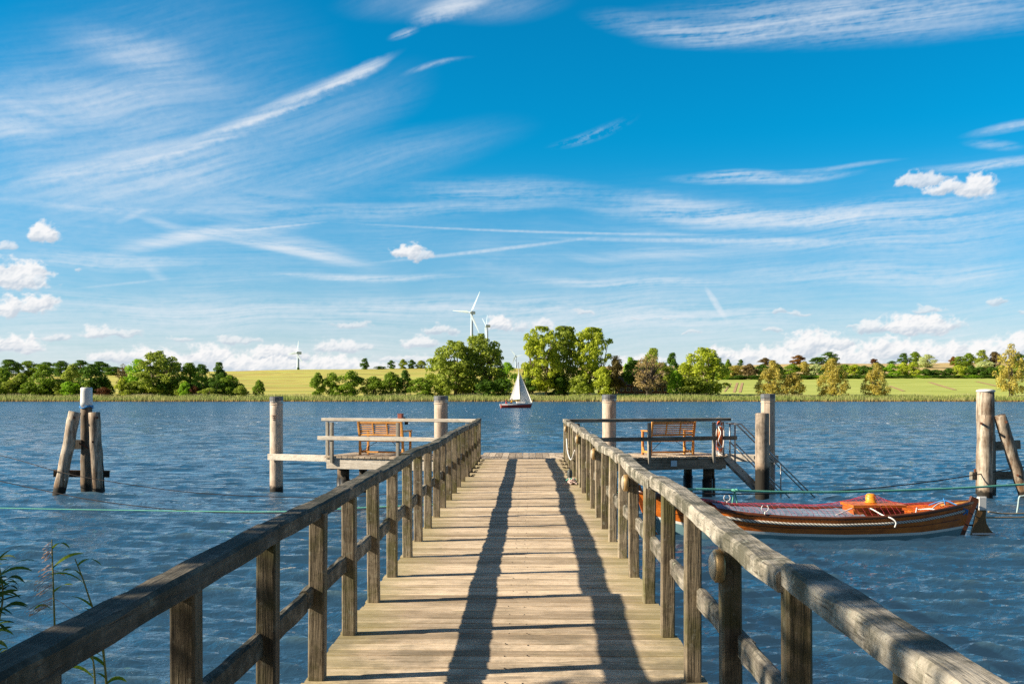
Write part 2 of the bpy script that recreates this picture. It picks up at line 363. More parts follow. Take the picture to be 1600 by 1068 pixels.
    # small fair-weather cumulus: (px, py of the flat base, half width, height)
    cum = [(68, 377, 21, 31), (10, 388, 16, 11), (28, 448, 50, 42), (60, 444, 14, 18), (12, 491, 20, 30), (60, 487, 29, 29), (25, 548, 42, 27), (88, 531, 24, 12), (150, 526, 28, 20), (180, 525, 40, 13), (206, 521, 13, 9),
           (638, 403, 30, 24), (660, 402, 22, 14), (1440, 288, 46, 17), (1490, 300, 40, 22), (1522, 306, 26, 34), (285, 532, 22, 9), (360, 534, 24, 13), (392, 535, 18, 9), (440, 560, 60, 24), (550, 510, 34, 9), (530, 548, 40, 20), (565, 545, 26, 12), (655, 542, 34, 20), (690, 520, 30, 14), (640, 566, 60, 14),
           (780, 514, 26, 24), (812, 514, 18, 12), (845, 514, 24, 17), (180, 566, 44, 20), (235, 572, 40, 30), (265, 574, 40, 26), (325, 572, 50, 36), (380, 580, 50, 30), (430, 582, 60, 40), (520, 580, 60, 30), (590, 582, 60, 18), (1000, 572, 50, 20), (1120, 566, 46, 26),
           (1180, 570, 50, 30), (1232, 574, 40, 40), (1262, 556, 46, 42), (1300, 545, 40, 28), (1330, 578, 60, 46), (1395, 560, 60, 34), (1362, 517, 26, 20), (1430, 520, 66, 32), (1460, 517, 36, 22), (1462, 566, 60, 34), (1545, 572, 44, 44), (1592, 556, 36, 34), (1660, 570, 50, 44), (1500, 580, 60, 32),
           (1450, 486, 30, 9), (1556, 474, 17, 10), (1222, 491, 12, 8), (1252, 492, 20, 6), (1210, 517, 22, 9), (915, 490, 22, 8), (1080, 522, 18, 5), (1600, 488, 14, 5), (1330, 512, 8, 5), (990, 498, 8, 4), (1045, 498, 10, 5), (126, 422, 9, 5)]
    bx, by = N.fbm(a / 34 + 11, e / 28, 5, .6) * 17, N.fbm(a / 34 + 51, e / 28 + 3, 5, .6) * 11; ac, ec = a + bx, e + by
    bil = N.fbm(a / 24 + 2, e / 19 + 5, 6, .58, True); best = np.full(a.shape, -3.0); vv = np.zeros(a.shape); thin = np.zeros(a.shape)
    for px, py, rx, h in cum:
        rx *= .92; h *= .90
        p = ang(px, py); u = (ac - p[0]) / rx; v = (ec - p[1]) / h
        f = 1 - np.sqrt(u ** 2 + np.where(v > .22, (v - .22) / .80, (v - .22) / .34) ** 2); g = f > best
        best = np.where(g, f, best); vv = np.where(g, v, vv); thin = np.where(g, min(1, h / 22), thin)
    cov = best + .62 * (bil - .34) * (.4 + .6 * np.clip(vv + .3, 0, 1)); al = sstep(-.06, .42, cov) * (.45 + .47 * thin)
    b2 = N.fbm(a / 26 + 2, e / 20 + 5, 3, .5, True)                                  # broad puffs only, for the shading
    hf = np.clip(best + .5 * (b2 - .3), 0, 1) ** .7 * 9 + b2 * 2.5 + bil * .5
    gy, gx = np.gradient(hf); gx /= np.gradient(azs)[None, :] * F; gy /= np.gradient(els)[:, None] * F
    lam = np.clip((gx * .60 - gy * .62 + .60) / np.sqrt(1 + gx ** 2 + gy ** 2), 0, 1)
    br = np.clip(.12 + .55 * lam + .62 * np.clip(vv, -.25, .85) + .35 * (b2 - .3), 0, 1) * (.70 + .30 * thin)
    br = br * (1 - .25 * sstep(.2, .7, cov) * sstep(.45, .0, vv))
    cc = np.stack([.50 + .50 * br, .585 + .395 * br, .69 + .28 * br], -1)
    A = al + veil * (1 - al); rgb = (cc * al[..., None] + rgb * (veil * (1 - al))[..., None]) / np.maximum(A, 1e-4)[..., None]
    A = A * sstep(R(37), R(31), np.abs(AA)) * sstep(R(27), R(23), EE)
    Rr = 7000.0; V = np.stack([np.sin(AA) * np.cos(EE), np.cos(AA) * np.cos(EE), np.sin(EE)], -1).reshape(-1, 3) * Rr
    nr, nc = AA.shape; i = np.arange(nr * nc).reshape(nr, nc)
    Fc = np.stack([i[:-1, :-1], i[1:, :-1], i[1:, 1:], i[:-1, 1:]], -1).reshape(-1, 4)
    m = bpy.data.materials.new('cloud_shell'); m.use_nodes = True; m.node_tree.nodes.clear(); k = NT(m.node_tree)
    at_ = k.n('Attribute', attribute_name='cloud'); em = k.n('Emission'); tr = k.n('BsdfTransparent'); mx = k.n('MixShader'); out = k.n('OutputMaterial')
    k.put(em.inputs[0], at_.outputs['Color']); k.put(mx.inputs[0], at_.outputs['Alpha']); k.t.links.new(tr.outputs[0], mx.inputs[1]); k.t.links.new(em.outputs[0], mx.inputs[2]); k.t.links.new(mx.outputs[0], out.inputs[0])
    m.cycles.emission_sampling = 'NONE'
    o = structure(np_mesh('sky', V, Fc, m))
    at2 = o.data.attributes.new('cloud', 'FLOAT_COLOR', 'POINT'); at2.data.foreach_set('color', np.concatenate([rgb, A[..., None]], -1).astype(np.float32).ravel())
make_clouds()
SC.view_settings.view_transform = 'Standard'; SC.view_settings.look = 'None'; SC.view_settings.exposure = 0.0
SC.render.engine = 'CYCLES'; SC.cycles.use_denoising = False; SC.cycles.max_bounces = 6; SC.cycles.diffuse_bounces = 3
SC.cycles.transparent_max_bounces = 8; SC.cycles.caustics_reflective = False; SC.cycles.sample_clamp_indirect = 3.0; SC.cycles.sample_clamp_direct = 3.0

# ------------------------------------------------------------------ water
def water_material():
    m, k, b, out = material('lake_water')
    g = k.n('NewGeometry').outputs['Position']; px, py, pz = k.sep(g)
    n1 = k.noise(k.mapping(g, rot=(0, 0, R(14)), scale=(.75, 2.2, 1)), 2.9, 5.0, .62, .5)
    n2 = k.noise(k.mapping(g, rot=(0, 0, R(-9)), scale=(.40, 1.3, 1)), 1.0, 5.0, .58, .3)
    n3 = k.noise(k.mapping(g, scale=(.05, .022, 1)), 1.0, 5.0, .6)
    far = k.mapr(py, 30.0, 220.0)
    b1 = k.n('Bump'); k.put(b1.inputs['Distance'], k.mapr(py, 5.0, 34.0, .135, .062)); b1.inputs['Strength'].default_value = 1.0; k.put(b1.inputs['Height'], n1)
    b2 = k.n('Bump'); b2.inputs['Distance'].default_value = .34; k.put(b2.inputs['Strength'], k.mapr(py, 8, 60, .32, 1.0)); k.put(b2.inputs['Height'], n2); k.put(b2.inputs['Normal'], b1.outputs[0])
    # bottle green in the thin crests, navy in the deep troughs
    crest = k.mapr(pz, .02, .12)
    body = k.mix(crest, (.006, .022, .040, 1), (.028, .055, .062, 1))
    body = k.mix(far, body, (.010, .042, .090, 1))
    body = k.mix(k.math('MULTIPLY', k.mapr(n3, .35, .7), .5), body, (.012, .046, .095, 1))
    # small white caps towards the far shore
    cap = k.noise(k.mapping(g, rot=(0, 0, R(5)), scale=(1.5, .22, 1)), 1.0, 3.0, .7, .6)
    cm = k.math('MULTIPLY', k.mapr(cap, .66, .69), k.mapr(py, 45.0, 90.0))
    k.put(b.inputs['Base Color'], k.mix(cm, body, (.75, .8, .84, 1)))
    k.put(b.inputs['Roughness'], k.math('ADD', k.mapr(py, 10, 250, .025, .15), k.math('MULTIPLY', cm, .6)))
    b.inputs['IOR'].default_value = 1.5
    # painted glow standing in for daylight scattered back from the murky depth, too spread out to carry shadows
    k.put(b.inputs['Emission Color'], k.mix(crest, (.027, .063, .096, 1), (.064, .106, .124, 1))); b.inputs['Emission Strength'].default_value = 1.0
    # wind waves run towards the near shore, their steep lee sides turned that way
    lee = k.vmath('NORMALIZE', k.vmath('ADD', b2.outputs[0], k.comb(0.0, k.mapr(py, 8.0, 100.0, -.0, -.20), 0.0)))
    k.put(b.inputs['Normal'], lee)
    m.cycles.emission_sampling = 'NONE'
    return m
def make_water():
    rng = np.random.default_rng(5)
    ys = np.concatenate([np.linspace(-4, 2.0, 40)[:-1], np.geomspace(2.0, 392.0, 980)])
    us = np.linspace(-.80, .80, 700)
    YY, UU = np.meshgrid(ys, us, indexing='ij'); span = np.maximum(YY, 2.0) + 8.0
    XX = UU * span
    sp = np.maximum(np.gradient(ys)[:, None] * np.ones_like(UU), span * (us[1] - us[0]))
    Z = np.zeros_like(XX)
    lam = np.geomspace(.22, 4.2, 86); amp0 = .0092
    for L in lam:
        th = R(-100) + rng.normal(0, .33)                                  # the wind drives them towards the near shore
        kx, ky = 2 * math.pi / L * math.cos(th), 2 * math.pi / L * math.sin(th)
        a = amp0 * (L / 1.6) ** .62 * (1.0 if L < 1.3 else (1.3 / L) ** 1.3) * rng.uniform(.6, 1.3) * (1.7 if L < .8 else 1.0)
        w = np.clip((L / sp - 1.7) / 1.8, 0, 1)
        # groups: each train swells and fades over the lake
        ph = rng.uniform(0, 6.28); env = .75 + .45 * np.sin(XX * rng.normal(0, .22) + YY * rng.normal(0, .22) + rng.uniform(0, 6.28))
        q = kx * XX + ky * YY + ph
        Z += a * w * env * (np.sin(q) + .22 * np.cos(2 * q))
    V = np.stack([XX, YY, Z], -1).reshape(-1, 3)
    nr, nc = XX.shape; i = np.arange(nr * nc).reshape(nr, nc)
    Fc = np.stack([i[:-1, :-1], i[:-1, 1:], i[1:, 1:], i[1:, :-1]], -1).reshape(-1, 4)
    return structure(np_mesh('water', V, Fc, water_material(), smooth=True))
make_water()

# ------------------------------------------------------------------ far shore
CREST = ([-1200, 0, 400, 620, 800, 1000, 1300, 1600, 2800], [583, 583, 579, 575, 575, 572, 568, 566, 566])
def ground_z(X, Y):
    X = np.asarray(X, float); Y = np.asarray(Y, float)
    px = CX + F * X / np.maximum(Y, 1.0)
    zc = H + (CY - np.interp(px, *CREST)) / F * 720.0
    s = np.clip((Y - 388) / 332.0, 0, 1)
    z = 1.0 + (zc - 1.0) * s + .35 * np.sin(X * .05 + Y * .031) * s
    z = np.where(Y < 388, -1.0 + 2.0 * np.clip((Y - 377) / 11.0, 0, 1), z)
    return np.where(Y > 720, zc - (Y - 720) * .006, z)
def field_material():
    m, k, b, out = material('farm_fields')
    g = k.n('NewGeometry').outputs['Position']; x, y, z = k.sep(g)
    big = k.noise(k.mapping(g, rot=(0, 0, R(8)), scale=(.004, .02, 1)), 1.0, 5.0, .6)
    fine = k.noise(k.mapping(g, scale=(.03, .25, 1)), 1.0, 6.0, .65)
    left = k.mix(k.mapr(k.math('ADD', k.math('MULTIPLY', big, .7), k.math('MULTIPLY', fine, .3)), .35, .65), (.62, .48, .14, 1), (.46, .54, .12, 1))
    fur = k.noise(k.mapping(g, rot=(0, 0, R(4)), scale=(.006, .06, 1)), 1.0, 2.0, .5, .8)
    left = k.mix(k.math('MULTIPLY', k.mapr(k.math('ABSOLUTE', k.math('SUBTRACT', fur, .5)), .035, .008), .75), left, (.20, .12, .05, 1))
    right = k.mix(k.mapr(fine, .35, .65), (.36, .43, .10, 1), (.52, .57, .16, 1))
    brown = k.mix(fine, (.50, .38, .17, 1), (.62, .48, .24, 1))
    isr = k.mapr(k.math('DIVIDE', x, y), .04, .07)
    c = k.mix(isr, left, right); c = k.mix(k.math('MULTIPLY', isr, k.mapr(y, 540, 580)), c, brown)
    c = k.mix(k.mapr(y, 389, 397), (.10, .12, .03, 1), c)
    k.put(b.inputs['Base Color'], c); b.inputs['Roughness'].default_value = .9; b.inputs['Specular IOR Level'].default_value = .1
    return m
def make_ground():
    ys = np.concatenate([np.arange(376, 400, 2.0), np.arange(400, 740, 5.0), np.geomspace(740, 6000, 40)])
    us = np.linspace(-1.1, 1.1, 240)
    YY, UU = np.meshgrid(ys, us, indexing='ij'); XX = UU * YY
    V = np.stack([XX, YY, ground_z(XX, YY)], -1).reshape(-1, 3); nr, nc = XX.shape; i = np.arange(nr * nc).reshape(nr, nc)
    Fc = np.stack([i[:-1, :-1], i[:-1, 1:], i[1:, 1:], i[1:, :-1]], -1).reshape(-1, 4)
    structure(np_mesh('ground', V, Fc, field_material(), smooth=True))
    # wheel tracks of bare red soil in the right-hand field
    red = plain('bare_red_soil', (.46, .30, .15), .9, 0, .25, .4, 0)
    def track(px1, py1, px2, py2, w):
        def hit(px, py):
            for Y in np.arange(396, 715, .5):
                X = (px - CX) / F * Y; zz = float(ground_z(X, Y))
                if CY - (zz - H) / Y * F <= py: return X, Y
            return X, Y
        a, b_ = hit(px1, py1), hit(px2, py2); mb = MB(); n = 26; vs = []
        dx, dy = b_[0] - a[0], b_[1] - a[1]; L = math.hypot(dx, dy); nx, ny = -dy / L, dx / L
        for i in range(n):
            t = i / (n - 1); wb = 0.0
            for s_ in (-1, 1):
                X, Y = a[0] + dx * t + nx * (wb + s_ * w / 2), a[1] + dy * t + ny * (wb + s_ * w / 2)
                vs.append((X, Y, float(ground_z(X, Y)) + .12))
        mb.add(vs, [(2 * i, 2 * i + 1, 2 * i + 3, 2 * i + 2) for i in range(n - 1)])
        structure(mb.build('dirt_track', red))
    track(1147, 613, 1152, 598, 1.1); track(1156, 613, 1160, 598, 1.1); track(1132, 612, 1142, 599, .7); track(1390, 603, 1412, 611, 1.6); track(1452, 597, 1492, 609, 2.0); track(1526, 596, 1560, 604, 2.0)
make_ground()
def make_near_bank():
    ys = np.linspace(-30, 1.6, 40); xs = np.concatenate([np.linspace(-40, -1.6, 40), np.linspace(1.4, 40, 40)])
    YY, XX = np.meshgrid(ys, xs, indexing='ij')
    Z = np.interp(YY, [-30, -6, -1, 1.6], [1.6, 1.25, .6, -.5]) + .06 * np.sin(XX * 1.7) * np.cos(YY * 1.3)
    V = np.stack([XX, YY, Z], -1).reshape(-1, 3); nr, nc = XX.shape; i = np.arange(nr * nc).reshape(nr, nc)
    Fc = np.stack([i[:-1, :-1], i[:-1, 1:], i[1:, 1:], i[1:, :-1]], -1).reshape(-1, 4)
    structure(np_mesh('shore_bank', V, Fc, plain('grassy_earth', (.06, .075, .02), .9, 0, .35, 3.0), smooth=True))
make_near_bank()

def make_reed_bed():
    """the pale reed belt along the far shore, one mass"""
    m, k, b, out = material('reed_blades')
    g = k.n('NewGeometry'); p = k.sep(g.outputs['Position'])
    pat = k.noise(k.mapping(g.outputs['Position'], scale=(.03, .2, .02)), 1.0, 4.0, .6)
    hue = k.mix(k.mapr(k.math('ADD', k.math('MULTIPLY', pat, .8), k.math('MULTIPLY', g.outputs['Random Per Island'], .25)), .42, .66), (.34, .44, .09, 1), (.58, .56, .22, 1))
    c = k.mix(k.mapr(p[2], .1, .7), (.62, .34, .10, 1), hue)
    c = k.mix(k.math('MULTIPLY', k.mapr(p[2], 2.2, 3.0), .65), c, (.60, .54, .34, 1))
    k.put(b.inputs['Base Color'], c); b.inputs['Roughness'].default_value = .8
    rng = np.random.default_rng(3); n = 70000
    Y = rng.uniform(381, 389, n); u = rng.uniform(-.62, .62, n); X = u * Y
    gap = (X > 50.5) & (X < 54.5)
    low = .80 + .22 * np.sin(X * .09 + 1.3) * np.sin(X * .031) + .10 * np.sin(X * .37)
    h = 1.25 + 1.0 * rng.random(n) + .35 * np.sin(X * .21 + 2 * np.sin(X * .043)) * low * np.where(gap, .25, 1.0); w = rng.uniform(.04, .11, n); ln = rng.normal(.12, .25, n)
    z0 = np.maximum(ground_z(X, Y), -.1) - .1; a = rng.uniform(-.7, .7, n)
    p0 = np.stack([X - w * np.cos(a), Y - w * np.sin(a), z0], -1); p1 = np.stack([X + w * np.cos(a), Y + w * np.sin(a), z0], -1)
    p2 = np.stack([X + ln, Y, z0 + h], -1)
    V = np.stack([p0, p1, p2], 1).reshape(-1, 3); Fc = np.arange(3 * n).reshape(n, 3)
    o = np_mesh('reeds', V, Fc, m); tag(o, 'pale belt of reeds lining the whole far shore', 'reeds'); o['kind'] = 'stuff'
make_reed_bed()
# ------------------------------------------------------------------ trees on the far shore
BARK = plain('grey_bark', (.16, .13, .095), .9, 0, .3, 6.0, .3)
def crown_arrays(rng, blobs, n, leaf, aspect=1.0, fill=.25):
    """leaf sprays scattered over the shells of many small blobs"""
    blobs = np.array(blobs, float); wgt = blobs[:, 3] ** 2; pick = rng.choice(len(blobs), n, p=wgt / wgt.sum())
    d = rng.normal(size=(n, 3)); d /= np.linalg.norm(d, axis=1)[:, None]
    d[:, 2] = np.where(d[:, 2] < -.5, -d[:, 2], d[:, 2])
    r = blobs[pick, 3] * np.where(rng.random(n) < fill, rng.uniform(.3, .8, n), rng.uniform(.8, 1.12, n))
    c = blobs[pick, :3] + d * r[:, None] * np.array([1, 1, aspect])
    nrm = d + rng.normal(0, .55, (n, 3)); nrm /= np.linalg.norm(nrm, axis=1)[:, None]
    t = np.cross(nrm, rng.normal(size=(n, 3))); t /= np.linalg.norm(t, axis=1)[:, None]; b = np.cross(nrm, t)
    s = leaf * rng.uniform(.6, 1.35, n)[:, None]; e = s * rng.uniform(.45, .8, n)[:, None]
    # a five-cornered spray, bent a little along its middle
    P = [c - t * s, c - b * e - t * s * .1, c + t * s * .9 - b * e * .4, c + t * s * .7 + b * e * .6, c + b * e * .9 - t * s * .3]
    V = np.stack(P, 1).reshape(-1, 3); return V, np.arange(5 * n).reshape(n, 5)
def blobs_in(rng, n, prof, r0, r1, flat=1.0, hollow=.35):
    """blob centres inside a crown whose half width at height t is prof(t)"""
    out = []; z0, z1 = prof[0][0], prof[-1][0]; zs, ws = zip(*prof)
    while len(out) < n:
        z = rng.uniform(z0, z1); w = float(np.interp(z, zs, ws))
        if rng.random() > (w + .08) / .55: continue
        a = rng.uniform(0, 6.283); q = w * math.sqrt(rng.uniform(hollow ** 2, 1)); rr = rng.uniform(r0, r1)
        q = max(0, q - rr * .6); out.append((q * math.cos(a), q * math.sin(a), z, min(rr, .06 + w)))
    return out
TREEKIND = {}
def make_kind(name, seed, prof, nb, r0, r1, n, leaf, trunks=((0, 0, .035),), limbs=10, hollow=.35, fill=.25, top=None, aspect=.8):
    rng = np.random.default_rng(seed); B = blobs_in(rng, nb, prof, r0, r1, hollow=hollow)
    V, Fc = crown_arrays(rng, B, n, leaf, aspect, fill); V[:, 2] = np.clip(V[:, 2], .005, 1.0 if top is None else top)
    me = np_mesh('crown', V, Fc, BARK); md = me.data; bpy.data.objects.remove(me)
    mb = MB()
    for tx, ty, tr in trunks:
        tz = prof[-1][0] * .86
        mb.tube([(tx, ty, -.03), (tx * 1.15, ty * 1.1, tz * .3), (tx * 1.5 + rng.normal(0, .015), ty * 1.4, tz * .65), (tx * 1.9 + rng.normal(0, .02), ty * 1.6, tz)], [tr * 1.15, tr * .8, tr * .5, tr * .15], 6)
        for i in range(limbs):
            bl = B[rng.integers(len(B))]; h = max(.08, bl[2] * rng.uniform(.45, .75)); s = 1 + h * .6
            mb.tube([(tx * s, ty * s, h), ((tx * s + bl[0]) * .52, (ty * s + bl[1]) * .52, (h + bl[2]) * .5 + .01), bl[:3]], [tr * .42, tr * .28, tr * .08], 5)
    tm = mb.build('trunk', BARK); td = tm.data; bpy.data.objects.remove(tm)
    TREEKIND[name] = (md, td)
make_kind('round_a', 11, [(.08, .30), (.25, .48), (.5, .5), (.75, .40), (.95, .12)], 70, .08, .15, 6000, .024)
make_kind('round_b', 12, [(.05, .38), (.3, .5), (.55, .46), (.8, .30), (.97, .08)], 64, .08, .145, 5600, .024)
make_kind('bush_a', 13, [(.0, .44), (.3, .5), (.6, .44), (.9, .18)], 50, .09, .17, 4600, .029)
make_kind('bush_b', 14, [(.0, .40), (.35, .5), (.7, .36), (.92, .14)], 46, .09, .17, 4400, .030)
make_kind('conic', 15, [(.02, .42), (.25, .48), (.55, .34), (.8, .19), (.97, .04)], 64, .065, .12, 5200, .023)
make_kind('broad', 16, [(.06, .36), (.2, .48), (.45, .5), (.7, .42), (.88, .25), (.96, .08)], 125, .06, .11, 12000, .0190, ((-.14, .02, .026), (.05, -.05, .03), (.17, .04, .024)), 12, .3)
make_kind('broad_b', 17, [(.05, .42), (.2, .5), (.45, .48), (.68, .44), (.85, .30), (.96, .10)], 130, .055, .105, 12000, .0190, ((-.1, .02, .026), (.12, -.05, .03)), 14, .3)
make_kind('poplar', 18, [(.08, .26), (.2, .44), (.42, .48), (.6, .42), (.78, .47), (.9, .36), (.985, .12)], 120, .055, .10, 12000, .0180, ((-.16, .02, .022), (.1, -.04, .025)), 15, .25, .2, aspect=.7)
make_kind('poplar_b', 19, [(.05, .32), (.22, .42), (.40, .40), (.6, .46), (.82, .50), (.93, .34), (.985, .12)], 120, .055, .10, 12000, .0180, ((.0, .02, .027), (.2, -.04, .018)), 15, .25, .2, aspect=.7)
make_kind('willow', 20, [(.0, .46), (.22, .5), (.5, .36), (.75, .26), (.93, .13), (.985, .05)], 105, .05, .10, 8000, .018, ((-.05, 0, .02), (.07, .02, .02)), 8, .2, .3, aspect=1.25)
make_kind('willow_b', 21, [(.0, .48), (.3, .46), (.6, .34), (.85, .24), (.97, .07)], 100, .05, .105, 8000, .018, ((.0, 0, .022),), 8, .2, .3, aspect=1.25)
make_kind('open_willow', 22, [(.06, .36), (.25, .48), (.5, .42), (.75, .27), (.97, .07)], 85, .045, .085, 4800, .017, ((-.05, 0, .016), (.05, .02, .016), (.1, -.03, .013)), 16, .2, .3, aspect=1.2)
make_kind('bare', 23, [(.2, .30), (.35, .46), (.6, .5), (.85, .34), (.97, .12)], 90, .05, .10, 2600, .018, ((.0, 0, .045), (-.04, .02, .03), (.05, 0, .03)), 34, .2, .4)
make_kind('canopy', 25, [(.36, .34), (.5, .5), (.7, .46), (.88, .30), (.97, .10)], 70, .07, .12, 6000, .022, ((0, 0, .03), (.1, .03, .02)), 8)
make_kind('maple', 24, [(.12, .34), (.3, .5), (.55, .46), (.8, .30), (.97, .10)], 50, .08, .15, 4000, .026, ((0, 0, .03),), 8)
LEAF = {
 'mid': leaves('mid_green_leaves', (0.2258, 0.3738, 0.0493)), 'dark': leaves('dark_green_leaves', (0.1002, 0.221, 0.0348), .5), 'olive': leaves('olive_leaves', (0.3405, 0.462, 0.093), .45),
 'yellow': leaves('yellow_green_leaves', (0.4586, 0.5832, 0.08), .45), 'grey': leaves('grey_green_leaves', (0.518, 0.4932, 0.1615), .4), 'bright': leaves('bright_green_leaves', (0.2866, 0.5364, 0.0448), .4),
 'orange': leaves('orange_leaves', (.26, .15, .04), .4), 'red': leaves('red_leaves', (.15, .07, .035), .5), 'brown': leaves('brown_leaves', (.20, .16, .07), .45, hue=(1.1, 1, .9)),
 'purple': leaves('dark_purple_leaves', (0.1093, 0.1009, 0.0348), .6), 'silver': leaves('silver_leaves', (0.6279, 0.7244, 0.3229), .45, hue=(1, 1, 1.1)), 'bare': leaves('sparse_grey_leaves', (0.4709, 0.3854, 0.1862), .4, hue=(1.1, 1, .9)),
}
def tree(name, kind, leaf, px, top, wpx, Y, label, group=None, cat='tree', base=None):
    X = (px - CX) / F * Y; z = float(ground_z(X, Y)) if base is None else base
    h = H + (CY - top) / F * Y - z; w = wpx / F * Y
    t = thing(name, label, cat, (X, Y, z - .1), random.uniform(0, 6.28) if kind not in ('broad', 'broad_b', 'poplar', 'poplar_b') else random.uniform(-.3, .3), group)
    t.scale = (w * 1.02, w * 1.02, h)
    md, td = TREEKIND[kind]
    for nm, d, mt in (('crown', md, LEAF[leaf]), ('trunk', td, BARK)):
        o = link(nm, d, t); o.material_slots[0].link = 'OBJECT'; o.material_slots[0].material = mt
    return t
